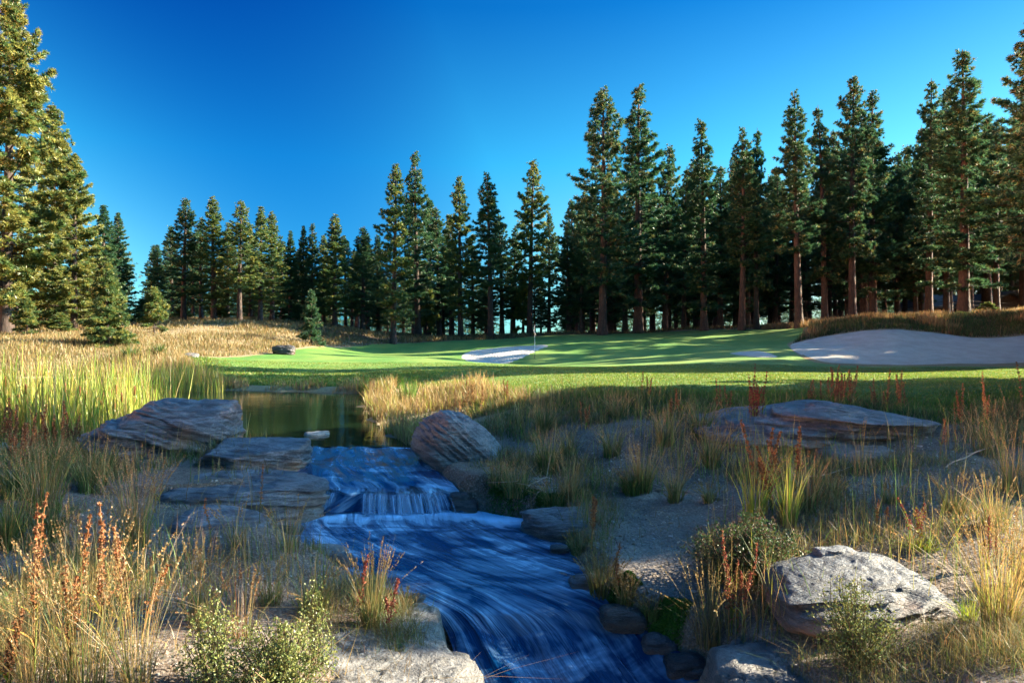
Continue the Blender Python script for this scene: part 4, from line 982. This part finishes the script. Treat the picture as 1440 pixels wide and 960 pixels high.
def shrub(px, py, top, wpx, label, pal, stems=40, leaves=42, lsize=0.012, name='sagebrush', cat='shrub', seed=0, flat=1.0):
    global rng
    p = hit(px, py); h = (py-top)/960*p[1]; rad = wpx/960*p[1]/2
    r_ = np.random.default_rng(seed or int(px*3+py)); sv = rng; rng = r_
    o = thing(name, label, cat, p); st, lf = MB(), MB()
    for i in range(stems):
        az = r_.uniform(0, 6.283); el = r_.uniform(0, 1)**0.8
        end = np.array([math.cos(az)*rad*el*r_.uniform(.7, 1.1), math.sin(az)*rad*el*r_.uniform(.7, 1.1), h*(1-0.55*el**2*flat)*r_.uniform(0.7, 1.02)])
        u = np.linspace(0, 1, 6); P = np.stack([end[0]*u**0.9, end[1]*u**0.9, end[2]*u**1.15], -1) + r_.normal(size=(6, 3))*0.012*u[:, None]
        P[:, 2] -= 0.02
        st.add(*tube(P, 0.004*(1-0.8*u)+0.0008, 3), pick(np.array([[0.16, 0.11, 0.07], [0.22, 0.16, 0.09]]), 1, r_)[0])
        n = leaves; uu = 0.2+0.8*r_.random(n)
        c = np.stack([np.interp(uu, u, P[:, k]) for k in range(3)], -1)
        sp = 0.05*(1.15-uu)[:, None] + 0.006
        c = c + r_.normal(size=(n, 3))*sp
        lf.add(*flakes(c, lsize*r_.uniform(0.6, 1.3, n), 3, pick(pal, n, r_), (0, 0, 0.5)))
    rng = sv
    link('stems', st.mesh('stems', M_SEED), o); link('leaves', lf.mesh('leaves', M_LEAF), o)
    return o
SAGE = np.array([[0.17, 0.20, 0.055], [0.23, 0.235, 0.07], [0.12, 0.16, 0.045]]); DGREEN = np.array([[0.035, 0.075, 0.025], [0.06, 0.11, 0.03], [0.08, 0.09, 0.035], [0.10, 0.06, 0.04]])

# left foreground
grass(192, 770, 612, 'tall pale straw clump standing in front of the big boulder', 100, 170, 0.45, spread=0.22, seeds=0.9)
grass(118, 975, 705, 'tall sunlit golden grass clump in the bottom left foreground', 170, 190, 0.45, spread=0.25, seeds=0.6)
grass(190, 975, 745, 'sunlit straw clump right of the tall golden one in the bottom left corner', 120, 110, 0.4, spread=0.3)
grass(50, 980, 780, 'sunlit straw clump between the golden clump and the left edge', 120, 110, 0.35, spread=0.3)
grass(285, 880, 735, 'wispy green and straw clump below the rounded half buried rock', 110, 130, 0.6, spread=0.3)
grass(340, 900, 775, 'loose reddish straw tuft behind the yellow green sagebrush', 110, 80, 0.25, spread=0.55, tip=np.r_[STRAW, RUST])
grass(440, 862, 770, 'dark green grass clump on the left bank of the pool', 110, 170, 0.85, spread=0.4, seeds=0.2)
grass(380, 850, 770, 'short green tuft left of the dark clump on the left pool bank', 80, 120, 0.8, spread=0.4)
grass(522, 884, 742, 'straw topped green clump at the upper edge of the cracked slab', 70, 130, 0.6, spread=0.22, seeds=0.8)
grass(570, 866, 820, 'dark little tuft at the water side of the cracked slab', 50, 90, 0.7, spread=0.5)
grass(335, 770, 690, 'thin tuft standing between the low ledge and the rounded rock', 70, 60, 0.5, spread=0.4)
grass(405, 775, 690, 'sparse tuft with bent stalks by the foot of the waterfall', 80, 60, 0.5, spread=0.45)
grass(60, 720, 590, 'dark green grass clump at the left edge beside the cattails', 120, 190, 0.8, spread=0.3)
grass(130, 690, 600, 'dark grass clump at the left foot of the big boulder', 100, 150, 0.75, spread=0.35)
grass(20, 830, 740, 'short dry tuft at the left edge in the shade', 110, 120, 0.4, spread=0.5)
grass(110, 800, 690, 'thin stalked tuft in the shade left of the pale straw clump', 90, 70, 0.4, spread=0.4)
for px, py, top, st, lab in [(46,950,690,2,'pair of rusty dock stalks, leftmost above the golden clump'),(100,960,715,3,'rusty dock stalks rising out of the golden grass clump'),(143,930,700,2,'tall rusty dock stalk right of centre in the golden clump'),
      (168,900,725,2,'short rusty dock stalk behind the golden clump'),(185,880,745,2,'dark red dock stalk beside the pale straw clump'),(8,985,850,4,'low rusty dock in the bottom left corner'),(222,720,640,2,'dark seeded dock hanging at the right of the pale straw clump'),
      (548,892,805,2,'crimson dock stalk at the edge of the cracked slab'),(505,885,775,1,'single brown dock stalk left of the crimson one'),(300,770,690,1,'single brown dock stalk over the low rock ledge'),(365,740,650,1,'single thin dock stalk in front of the angular block'),(462,690,628,1,'dock stalk by the angular block at the lip')][:11]:
    dock(px, py, top, lab, st, 22, REDS if 'crimson' in lab else RUST, thick=1.1 if py > 850 else 0.8)
dock(200, 905, 788, 'rusty dock stalk leaning right across the shaded ground', 1, 8, RUST, lean=0.55, leanaz=0.15, leaf=1, thick=1.2)
shrub(395, 985, 858, 210, 'yellow green sagebrush beside the cracked slab at the bottom of the picture', SAGE, 75, 70, 0.011)
shrub(300, 975, 820, 110, 'taller thin sagebrush left of the yellow green one', SAGE, 28, 60, 0.011)
shrub(440, 930, 800, 70, 'spindly sagebrush sprigs at the left corner of the cracked slab', SAGE, 14, 50, 0.010)
# right foreground
grass(1000, 905, 765, 'straw clump leaning left at the right edge of the stream', 110, 110, 0.25, spread=0.35, seeds=0.9)
dock(1035, 895, 745, 'orange red dock stalks growing out of the leaning straw clump', 6, 60, np.r_[RUST, REDS*1.1], thick=1.0, lean=0.15)
shrub(1205, 935, 795, 150, 'pale green sagebrush in front of the domed foreground boulder', SAGE, 60, 60, 0.010)
shrub(1055, 815, 715, 190, 'dark green spreading bush on the gravel behind the leaning straw clump', DGREEN, 110, 90, 0.014, 'low_shrub', 'shrub', flat=0.8)
grass(1405, 880, 690, 'big sunlit golden grass clump at the right edge', 130, 260, 0.3, spread=0.4, tip=STRAW, base=YELG)
grass(1450, 820, 700, 'sunlit straw clump cut by the right edge', 120, 180, 0.3, spread=0.4, base=YELG)
grass(1362, 872, 815, 'bright yellow green tuft touching the right side of the domed boulder', 60, 110, 0.95, spread=0.5, seeds=0.0, tip=YELG, base=YELG)
grass(1295, 772, 735, 'yellow green leafy tuft under the red stemmed dock', 90, 90, 0.9, spread=0.8, seeds=0.0, tip=YELG, base=YELG, w=0.010)
dock(1285, 770, 690, 'red stemmed dock with three yellowing tips behind the domed boulder', 4, 60, np.r_[REDS, YELG[1:2]], lean=0.3, thick=0.9)
dock(1395, 800, 720, 'crimson dock stems among the golden grass at the right edge', 4, 40, REDS, thick=0.9)
dock(1240, 745, 700, 'small orange dock left of the red stemmed dock', 3, 40, RUST, thick=0.8)
grass(1340, 720, 650, 'olive tuft of grass under the right end of the long slab', 90, 130, 0.6, spread=0.5)
grass(1255, 705, 668, 'round olive tuft below the pale sunken stone', 70, 130, 0.75, spread=0.6)
grass(1425, 690, 560, 'tall thin straw grass at the right edge below the fairway', 110, 110, 0.35, spread=0.3)
grass(1390, 640, 545, 'tall wispy straw grass behind the right end of the long slab', 100, 110, 0.4, spread=0.3)
grass(1400, 745, 650, 'upright straw clump at the right between slab and golden clump', 90, 120, 0.4, spread=0.4)
grass(1060, 735, 600, 'tall yellowing weed clump, left of three in front of the long slab', 70, 70, 0.5, spread=0.22, tip=np.r_[STRAW, YELG], base=YELG, w=0.011)
grass(1110, 740, 605, 'tall yellowing weed clump, middle of three in front of the long slab', 70, 70, 0.5, spread=0.25, tip=np.r_[STRAW, YELG], base=YELG, w=0.011)
grass(1140, 715, 610, 'tall weed clump, right of three in front of the long slab', 60, 60, 0.4, spread=0.35, tip=np.r_[STRAW, RUST], w=0.010)
dock(1075, 720, 585, 'dry brown dock stalks among the three yellowing weed clumps', 6, 90, RUST, thick=1.3, lean=0.2)
dock(1115, 690, 595, 'brown dock stalks against the middle of the long slab', 4, 60, RUST, thick=1.4, lean=0.25)
grass(1210, 660, 575, 'few upright pale stalks standing before the brown hollow of the slab', 50, 26, 0.2, spread=0.15)
dock(1330, 650, 560, 'thin dock stalks at the right end of the long slab', 3, 60, RUST, thick=0.7)
for px, py, top, st, w, pal, lab in [(1180,575,508,18,90,np.r_[RUST,REDS],'dense group of red dock stalks behind the top of the long slab'),(1062,610,508,8,30,REDS*0.7,'dark crimson dock standing left of the long slab'),
      (1145,572,530,3,30,RUST,'short red dock stalks left of the dense red group'),(1265,582,515,7,60,RUST,'pair of brown dock clusters behind the right half of the slab'),(1235,578,530,3,30,RUST,'brown dock stalks between the dense red group and the slab end'),
      (1385,612,520,3,18,np.r_[RUST*1.3],'orange dock stalks behind the right end of the long slab'),(1352,610,535,2,14,RUST,'two thin dock stalks right of the slab tip'),(1010,590,530,3,60,RUST,'thin brown dock stalks left of the dark crimson dock'),(910,566,520,3,40,RUST,'faint dock stalks on the bank below the lit turf'),
      (820,605,560,3,40,RUST,'dry dock stalks on the bank right of the oval boulder'),(712,566,530,4,30,RUST,'dock stalks on the crest above the oval boulder'),(668,580,532,14,80,np.r_[RUST,STRAW],'pale brown dock stalks in the dry grass by the pond'),(640,590,548,4,40,np.r_[RUST,STRAW],'short pale dock stalks left of the ones by the pond'),(1440,600,505,2,10,RUST,'tall dock stalk close to the right edge'),(945,590,545,3,40,RUST,'small dock stalks in the middle of the bank')]:
    dock(px, py, top, lab, st+1, w, np.minimum(pal*1.2, 0.6), thick=1.1)
for px, py, top, w, lab in [(25,700,610,110,'dark green clump at the left edge below the rusty docks'),(85,665,600,90,'dark green clump between the rusty docks and the big boulder'),(150,668,618,70,'small dark green clump in front of the left slope of the big boulder'),
      (10,770,670,90,'dark green clump at the left edge in the shade above the dry tuft'),(70,760,690,90,'low dark clump in the shade at the left, above the golden clump')]:
    grass(px, py, top, lab, w, 260, 0.85, spread=0.35, seeds=0.15, tip=np.r_[GREEN, STRAW*0.8], base=GREEN*0.8, w=0.008)
for px, py, top, w, n, g, lab in [(770,665,588,70,90,0.8,'olive stalked clump on the bank right of the oval boulder'),(765,605,550,60,70,0.6,'stalky tuft above the olive clump on the bank'),(905,690,598,60,80,0.55,'yellow green stalks in the middle of the right bank'),
      (890,692,650,70,150,0.95,'bright green tuft at the foot of the yellow green stalks'),(950,705,630,50,60,0.4,'dry tuft right of the yellow green stalks'),(1000,655,585,60,70,0.45,'dry tuft at the left tip of the long slab'),(860,640,580,60,60,0.5,'thin tuft in the middle of the right bank'),
      (935,625,560,60,70,0.5,'straw tuft below the fairway edge, centre of the bank'),(800,640,590,50,60,0.5,'sparse tuft right of the olive clump'),(985,610,550,70,80,0.6,'green and straw tuft under the fairway edge left of the slab'),(870,585,545,60,70,0.5,'low straw tuft just below the fairway edge'),
      (725,695,640,80,120,0.8,'green grass tuft on the moss at the right of the waterfall'),(780,715,668,70,120,0.9,'lush green tuft by the upper end of the pool'),(700,680,640,70,90,0.7,'dark tuft under the right end of the oval boulder'),(800,700,625,60,40,0.2,'tall bent straw stalks above the flat pale rock'),
      (815,775,740,60,80,0.7,'trailing tuft in front of the flat pale rock'),(845,835,770,80,130,0.5,'mixed dry and green clump hanging over the right edge of the stream'),(880,850,800,60,100,0.4,'dry grey clump right of the hanging one by the stream'),(915,870,830,60,100,0.9,'small green tuft beside the bright moss cushion'),
      (1170,700,655,50,60,0.5,'short tuft in the dirt below the middle of the slab'),(1000,705,670,50,60,0.6,'short tuft on the gravel right of the dry tuft'),(640,620,585,40,60,0.3,'pale tuft behind the oval boulder')]:
    grass(px, py, top, lab, w*1.15, int(n*2.0), g, spread=0.45 if 'tuft' in lab else 0.3, w=0.0013*hit(px, py)[1])
dock(832, 770, 690, 'dark reddish brown dock leaning over the flat pale rock', 3, 14, RUST*0.8, thick=1.1, lean=0.12)
dock(865, 835, 760, 'small reddish dock on the gravel by the stream', 3, 40, RUST, thick=0.9)
# cushions of moss
def moss(px, py, wpx, hpx, label, pal, seed):
    global rng
    p = hit(px, py); r_ = np.random.default_rng(seed); sv = rng; rng = r_
    w = wpx/960*p[1]/2; n = 5000; a = r_.uniform(0, 6.283, n); q = np.sqrt(r_.random(n))
    x = w*q*np.cos(a)*(1+0.3*np.sin(3*a+seed)); y = 0.7*w*q*np.sin(a); z = hpx/960*p[1]*(1-q**2)*(0.8+0.4*fbm(np.c_[x*9, y*9, 0*x], 3, seed)) - 0.03
    z = np.maximum(z, -0.02) + gz(p[0]+x, p[1]+y) - p[2]
    m = MB(); m.add(*flakes(np.stack([x, y, z], -1), 0.016, 3, pick(pal, n, r_), (0, 0, 0.6))); rng = sv
    return tag(link('moss_cushion', m.mesh('moss_cushion', M_LEAF), loc=p), label, 'moss')
MOSS = np.array([[0.06, 0.17, 0.02], [0.09, 0.22, 0.03], [0.05, 0.12, 0.02]])
moss(940, 872, 66, 14, 'bright green moss cushion at the right edge of the stream', MOSS*1.1, 1)
moss(715, 697, 90, 10, 'dark green moss patch between the oval boulder and the pool', MOSS*0.6, 2)
moss(770, 712, 60, 10, 'mossy mound at the upper right corner of the pool', MOSS*0.65, 3)
moss(880, 820, 60, 12, 'mossy mound under the hanging clump by the stream', MOSS*0.6, 4)
# fallen branches
def branch(p0, p1, r0, label, seed):
    r_ = np.random.default_rng(seed); a = hit(*p0); b = hit(*p1); u = np.linspace(0, 1, 10)
    P = a*(1-u)[:, None] + b*u[:, None]; P[:, 2] = np.maximum(gz(P[:, 0], P[:, 1])+0.02, P[:, 2]) + 0.05*np.sin(u*3.1)
    P[:, :2] += r_.normal(size=(10, 2))*0.012
    m = MB(); m.add(*tube(P-a, r0*(1-0.7*u), 6), (0.34, 0.28, 0.22))
    for _ in range(3):
        k = r_.integers(2, 8); d = r_.normal(size=3)*0.2; d[2] = abs(d[2])*0.5
        m.add(*tube([P[k]-a, P[k]-a+d*0.6, P[k]-a+d*1.1+[0, 0, .02]], [r0*.5, r0*.35, r0*.15], 4), (0.30, 0.25, 0.20))
    return tag(link('fallen_branch', m.mesh('fallen_branch', M_SEED, True), loc=a), label, 'branch')
branch((730, 703), (780, 678), 0.010, 'bare grey branch lying on the moss at the right of the waterfall', 1)
branch((752, 705), (790, 690), 0.008, 'thin bare twig beside the bare grey branch on the moss', 2)
branch((1105, 710), (1180, 662), 0.010, 'pale dead branch leaning across the weeds in front of the long slab', 3)
branch((925, 690), (990, 705), 0.008, 'dark twig lying on the gravel under the dry tuft', 4)
branch((115, 762), (215, 758), 0.008, 'pale dead stick lying in the shade under the straw clump', 5)
branch((1330, 660), (1440, 615), 0.007, 'thin dead stem arching at the right end of the slab', 6)

# ------------------------------------------------------------------ uncounted growth
def scatter(n, region, dens=None, seed=0):
    """random ground points in a region of the photograph seen on the ground: rows and columns, as far as it reaches"""
    r_ = np.random.default_rng(seed); x0, x1, y0, y1 = region
    x = r_.uniform(x0, x1, n); y = r_.uniform(y0, y1, n)
    return x, y, r_
def blade_field(name, x, y, h, w, cb, ct, seed, lean=0.35, zoff=-0.02, nseg=2):
    global rng
    r_ = np.random.default_rng(seed); sv = rng; rng = r_; n = len(x)
    P = np.stack([x, y, gz(x, y)+zoff], -1)
    V, F, c = blades(P, h, w, r_.uniform(0, 6.283, n), np.minimum(np.abs(r_.normal(size=n)), 1.7)*lean, cb, ct, nseg); rng = sv
    return tag(link(name, mesh_np(name, V, F, M_GRASS, c)), kind='stuff')
def mixpal(n, r_, pals, wts):
    k = r_.choice(len(pals), n, p=np.array(wts)/sum(wts)); out = np.zeros((n, 3))
    for i, pl in enumerate(pals):
        m = k == i; out[m] = pick(pl, m.sum(), r_)
    return out
def geoY(n, r_, y0, y1, p=1.0):
    return np.exp(r_.uniform(np.log(y0), np.log(y1), n))
# dry grass of the rise behind the pond and of the far rough
def dry_hill():
    r_ = np.random.default_rng(51); n = 330000
    y = geoY(n, r_, 20, 74); a = r_.uniform(-0.86, 0.10, n); x = a*y
    sd = np.minimum(poly_sd(x, y, FAIRWAY), poly_sd(x, y, POND)); cl = fbm(np.stack([x*0.35, y*0.35, 0*x], -1), 3, 52)
    k = (sd > 0.15) & (r_.random(n) < np.clip(0.75+0.5*cl, 0.15, 1)) & ((y > 27) | (x < -9) | (a < -0.5))
    x, y, cl = x[k], y[k], cl[k]; m = len(x)
    h = r_.uniform(0.12, 0.45, m)*(0.8+0.45*cl)*np.where(y > 58, 0.8, 1); w = 0.0009*y*r_.uniform(0.6, 1.2, m)
    ct = mixpal(m, r_, [STRAW, STRAW*0.7, GREEN], [6, 3, 0.8]); cb = mixpal(m, r_, [STRAW*0.6, GREEN], [4, 1])
    blade_field('dry_grass', x, y, h, w, cb, ct, 53, 0.35)
dry_hill()
def bunker_bank():
    r_ = np.random.default_rng(54); n = 90000
    y = r_.uniform(43, 66, n); x = r_.uniform(0.36, 0.95, n)*y
    sd = np.minimum(poly_sd(x, y, FAIRWAY), poly_sd(x, y, BUNKERS[1])); cl = fbm(np.stack([x*0.5, y*0.5, 0*x], -1), 3, 55)
    k = (sd > 0.12) & (y < 62); x, y, cl = x[k], y[k], cl[k]; m = len(x)
    h = r_.uniform(0.25, 0.75, m)*(0.8+0.5*cl); w = 0.05*r_.uniform(0.6, 1.2, m)
    ct = np.where((r_.random(m) < sstep(-0.3, 0.5, cl+0.25*(y-52)/6))[:, None], mixpal(m, r_, [STRAW*0.9, RUST*1.2], [4, 1]), mixpal(m, r_, [GREEN*0.7, STRAW*0.4], [3, 1]))
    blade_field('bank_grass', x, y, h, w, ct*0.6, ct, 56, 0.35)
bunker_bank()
def wood_edge():
    r_ = np.random.default_rng(57); n = 40000
    y = r_.uniform(56, 85, n); x = r_.uniform(-0.2, 0.9, n)*y
    k = poly_sd(x, y, FAIRWAY) > 0.3; x, y = x[k], y[k]; m = len(x)
    c = mixpal(m, r_, [STRAW*0.6, GREEN*0.5, RUST*0.5], [3, 2, 1])
    blade_field('undergrowth', x, y, r_.uniform(0.1, 0.45, m), 0.07, c*0.7, c, 58, 0.5)
wood_edge()
def turf():
    r_ = np.random.default_rng(60); n = 420000
    y = geoY(n, r_, 9.3, 34); x = r_.uniform(-0.6, 0.82, n)*y
    sd = poly_sd(x, y, FAIRWAY); k = (sd < 0.12); x, y, sd = x[k], y[k], sd[k]; m = len(x)
    cl = fbm(np.stack([x*0.8, y*0.8, 0*x], -1), 3, 61)
    rough = sstep(-1.6, -0.1, sd) + sstep(-1.5, -4.5, x)*sstep(30, 24, y)
    h = (0.022 + 0.06*np.clip(rough, 0, 1)*(1+0.5*cl))*r_.uniform(0.5, 1.3, m); w = 0.0011*y*r_.uniform(0.6, 1.2, m)
    c = mixpal(m, r_, [np.array([[0.065, 0.155, 0.014], [0.10, 0.185, 0.02], [0.14, 0.21, 0.028]]), YELG*0.75, STRAW*0.8], [4, 1.4, 0.5])
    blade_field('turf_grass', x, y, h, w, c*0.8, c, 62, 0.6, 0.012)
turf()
def rough_edge():
    r_ = np.random.default_rng(84); n = 160000
    y = geoY(n, r_, 8.6, 17); x = r_.uniform(-0.25, 0.85, n)*y; sd = poly_sd(x, y, FAIRWAY); cl = fbm(np.stack([x*0.9, y*0.9, 0*x], -1), 3, 85)
    k = (sd > -0.5) & (sd < 1.3+1.0*cl) & (r_.random(n) < sstep(1.6, 0.1, sd)+0.15); x, y, sd, cl = x[k], y[k], sd[k], cl[k]; m = len(x)
    h = r_.uniform(0.05, 0.16, m)*(1+0.5*cl); c = mixpal(m, r_, [GREEN, YELG*0.6, STRAW*0.8], [5, 1.5, 1.6])
    blade_field('rough_grass', x, y, h, 0.0011*y, c*0.7, c, 86, 0.6)
rough_edge()
def shore():
    r_ = np.random.default_rng(63); n = 160000
    y = geoY(n, r_, 9.8, 30); x = r_.uniform(-0.95, 0.06, n)*y
    sd = poly_sd(x, y, POND); fw = poly_sd(x, y, FAIRWAY)
    cl = fbm(np.stack([x*0.9, y*0.9, 0*x], -1), 3, 64)
    width = np.where(y > 16, 0.7, 2.6)
    k = (sd > 0.02) & (sd < width) & (fw > -0.25) & (x > -9) & (cl > -0.35); x, y, cl = x[k], y[k], cl[k]; m = len(x)
    h = r_.uniform(0.12, 0.42, m)*(1+0.5*cl); w = 0.0010*y*r_.uniform(0.6, 1.2, m)
    ct = mixpal(m, r_, [STRAW*1.15, YELG, RUST*0.8], [6, 1.2, 0.6])
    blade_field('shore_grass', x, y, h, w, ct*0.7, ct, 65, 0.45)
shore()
def reeds():
    """cattail stand along the left of the pond"""
    r_ = np.random.default_rng(66); n = 90000
    y = r_.uniform(9.4, 27, n); x = r_.uniform(-0.95, -0.22, n)*y
    cl = fbm(np.stack([x*0.5, y*0.5, 0*x], -1), 3, 67)
    px = 720+960*x/y
    near = (y < 16) & (px < 270 - (y-9.4)*16 + 30*cl) & (y > 9.4 + 1.1*sstep(60, 200, px))
    far = (y > 15.5) & (px < 285+40*cl) & (poly_sd(x, y, POND) > -1.2) & (px > 100) & (y < 24)
    k = (near & (r_.random(n) < 0.40)) | (far & (r_.random(n) < 0.5)); k &= ~((px > 50) & (px < 140) & (y > 18) & (cl < 0.1))
    x, y, px, cl = x[k], y[k], px[k], cl[k]; m = len(x)
    h = np.where(y < 15.5, r_.uniform(0.6, 1.65, m), r_.uniform(0.4, 1.1, m))*(1+0.25*cl); w = r_.uniform(0.011, 0.026, m)
    ct = mixpal(m, r_, [YELG*1.1, np.array([[0.14, 0.28, 0.03], [0.20, 0.34, 0.04]]), STRAW*1.1, RUST], [5, 3, 2, 0.5]); cb = mixpal(m, r_, [YELG*0.8, GREEN, STRAW], [3, 3, 2])
    blade_field('cattail_reeds', x, y, h, w, cb, ct, 68, 0.18, -0.1, 3)
reeds()
def cat_heads():
    r_ = np.random.default_rng(69); m = MB()
    for _ in range(60):
        y = r_.uniform(10, 14.5); px = r_.uniform(0, 190); x = (px-720)/960*y; z = gz(x, y)[0]; h = r_.uniform(0.7, 1.15)
        m.add(*tube([(x, y, z), (x, y, z+h-.16)], 0.004, 3), (0.25, 0.26, 0.08)); m.add(*tube([(x, y, z+h-.16), (x, y, z+h-.155), (x, y, z+h-.02), (x, y, z+h)], [.004, .014, .014, .003], 6), (0.16, 0.06, 0.025))
    tag(link('cattail_heads', m.mesh('cattail_heads', M_SEED, True)), kind='stuff')
cat_heads()
for px, py, top, lab in [(15,640,555,'tall rusty seeded dock at the left edge before the cattails'),(45,650,570,'rusty dock second from the left edge before the cattails'),(78,650,560,'rusty dock with dense seeds left of the big boulder'),(28,660,600,'short rusty dock in the dark grass at the left edge'),(105,640,575,'rusty dock against the lit cattails beside the big boulder')]:
    dock(px, py, top, lab, 6, 40, RUST*1.1, thick=1.3)
grass(573, 574, 522, 'bright green reed clump standing at the right shore of the pond', 60, 150, 1.0, spread=0.12, seeds=0.0, tip=np.array([[0.10, 0.28, 0.02], [0.14, 0.30, 0.03]]), base=GREEN, w=0.02)
grass(512, 553, 520, 'green reed clump at the far shore of the pond', 40, 80, 1.0, spread=0.15, seeds=0.0, tip=GREEN*1.4, base=GREEN, w=0.02)
grass(545, 556, 522, 'thin green reeds left of the bright clump on the pond shore', 30, 40, 1.0, spread=0.15, seeds=0.0, tip=GREEN*1.5, base=GREEN, w=0.018)
for px, py, top, lab in [(183,505,478,'dark green bush tuft at the foot of the dry rise, left of two'),(222,500,478,'dark green bush tuft at the foot of the dry rise, right of two')]:
    grass(px, py, top, lab, 46, 160, 1.0, spread=0.35, seeds=0.0, tip=GREEN, base=GREEN*0.7, w=0.04)
def bank_cover():
    """sparse low growth on the banks of the stream"""
    r_ = np.random.default_rng(71); n = 390000
    y = geoY(n, r_, 2.8, 12.5); x = r_.uniform(-1.1, 1.2, n)*y
    l, r, zs = stream_at(y); off = np.maximum(l-x, x-r)
    cl = fbm(np.stack([x*1.1, y*1.1, 0*x], -1), 4, 72); px = 720+960*x/y
    gravel = sstep(60, 20, np.abs(px-920))*(y < 6.9)*(y > 4.3)
    d = np.clip(0.16+0.75*(cl+0.2), 0.05, 1)*(1-0.93*gravel)
    d = np.where((x > -1) & (y > 7), d*1.7+0.08, d)*(1-0.85*gravelly(x, y))
    d = d*np.where((x > -3.9) & (x < -1.7) & (y > 5.2) & (y < 8.3), 0.12, 1)
    k = (off > 0.10) & (r_.random(n) < d) & (poly_sd(x, y, POND) > 0.05) & (poly_sd(x, y, FAIRWAY) > -0.1)
    x, y, cl, px = x[k], y[k], cl[k], px[k]; m = len(x)
    h = (0.03+0.17*np.clip(cl+0.3, 0, 1))*r_.uniform(0.4, 1.4, m)*np.where(y > 7, 1.25, 1); w = 0.0009*y*r_.uniform(0.6, 1.3, m)
    ct = mixpal(m, r_, [STRAW, STRAW*0.6, GREEN, RUST], [4, 3, 3.2, 0.7]); cb = mixpal(m, r_, [STRAW*0.6, GREEN], [3, 3])
    blade_field('bank_cover', x, y, h, w, cb, ct, 73, 0.9)
bank_cover()
def litter():
    """dead stalks lying about"""
    r_ = np.random.default_rng(74); n = 5000
    y = geoY(n, r_, 2.8, 10); x = r_.uniform(-0.85, 0.9, n)*y; l, r, zs = stream_at(y)
    cl = fbm(np.stack([x*0.9, y*0.9, 0*x], -1), 3, 75)
    k = (np.maximum(l-x, x-r) > 0.1) & (cl > -0.1); x, y = x[k], y[k]; m = len(x)
    ct = mixpal(m, r_, [STRAW*0.9, RUST*0.7], [4, 1])
    blade_field('dead_stalks', x, y, r_.uniform(0.05, 0.22, m), 0.005, ct, ct, 76, 2.6, 0.005, 3)
litter()
def gravel():
    r_ = np.random.default_rng(77); n = 26000
    y = geoY(n, r_, 2.8, 9); x = r_.uniform(-0.8, 0.85, n)*y; l, r, zs = stream_at(y); px = 720+960*x/y
    cl = fbm(np.stack([x*0.8, y*0.8, 0*x], -1), 3, 78)
    pr = np.clip(0.25+0.5*cl + 0.6*sstep(130, 40, np.abs(px-930)), 0.03, 1)
    k = (np.maximum(l-x, x-r) > 0.05) & (r_.random(n) < pr); x, y = x[k], y[k]; m = len(x)
    s = 0.004+0.012*r_.random(m)**3 + 0.012*(r_.random(m) < 0.02)
    bv, bf = ico(1); V = bv[None]*(1+0.22*r_.normal(size=(m, len(bv), 1)))*s[:, None, None]*r_.uniform(0.6, 1.4, (m, 1, 3)); V[:, :, 2] *= 0.6
    V = V + np.stack([x, y, gz(x, y)+s*0.2], -1)[:, None]
    F = bf[None] + (np.arange(m)*len(bv))[:, None, None]
    c = pick(np.array([[0.30, 0.28, 0.26], [0.20, 0.19, 0.185], [0.34, 0.29, 0.24], [0.24, 0.17, 0.13]]), m, r_)
    tag(link('gravel', mesh_np('gravel', V.reshape(-1, 3), F.reshape(-1, 3), M_SEED, np.repeat(c, len(bv), 0))), kind='stuff')
gravel()

def weeds():
    """thin dry stalks standing here and there on the banks"""
    r_ = np.random.default_rng(81); n = 42000
    y = geoY(n, r_, 4.2, 12.5); x = r_.uniform(-0.85, 0.9, n)*y; l, r, zs = stream_at(y); px = 720+960*x/y
    cl = fbm(np.stack([x*0.9, y*0.9, 0*x], -1), 3, 82)
    gravel = (np.abs(px-920) < 75)*(y < 6.9)
    k = (np.maximum(l-x, x-r) > 0.12) & (r_.random(n) < np.clip(0.55+1.1*cl, 0.10, 1)*(1-gravel)) & (poly_sd(x, y, POND) > 0.1) & (poly_sd(x, y, FAIRWAY) > 0.05)
    k &= r_.random(n) < np.where(x < 0, np.where((x > -3.9) & (y > 5.2) & (y < 8.3), 0.05, 0.30), np.where(px > 1130, 0.22, 1.0))*(1-0.8*gravelly(x, y))
    x, y = x[k], y[k]; m = len(x)
    ct = mixpal(m, r_, [STRAW*1.2, RUST*1.2, YELG, GREEN], [5, 1.5, 2, 1.5]); cb = mixpal(m, r_, [STRAW*0.7, GREEN], [2, 2])
    blade_field('dry_weeds', x, y, r_.uniform(0.14, 0.48, m)*np.where(r_.random(m) < 0.25, 1.25, 0.8), 0.0011*y, cb, ct, 83, 0.30, -0.01, 3)
weeds()
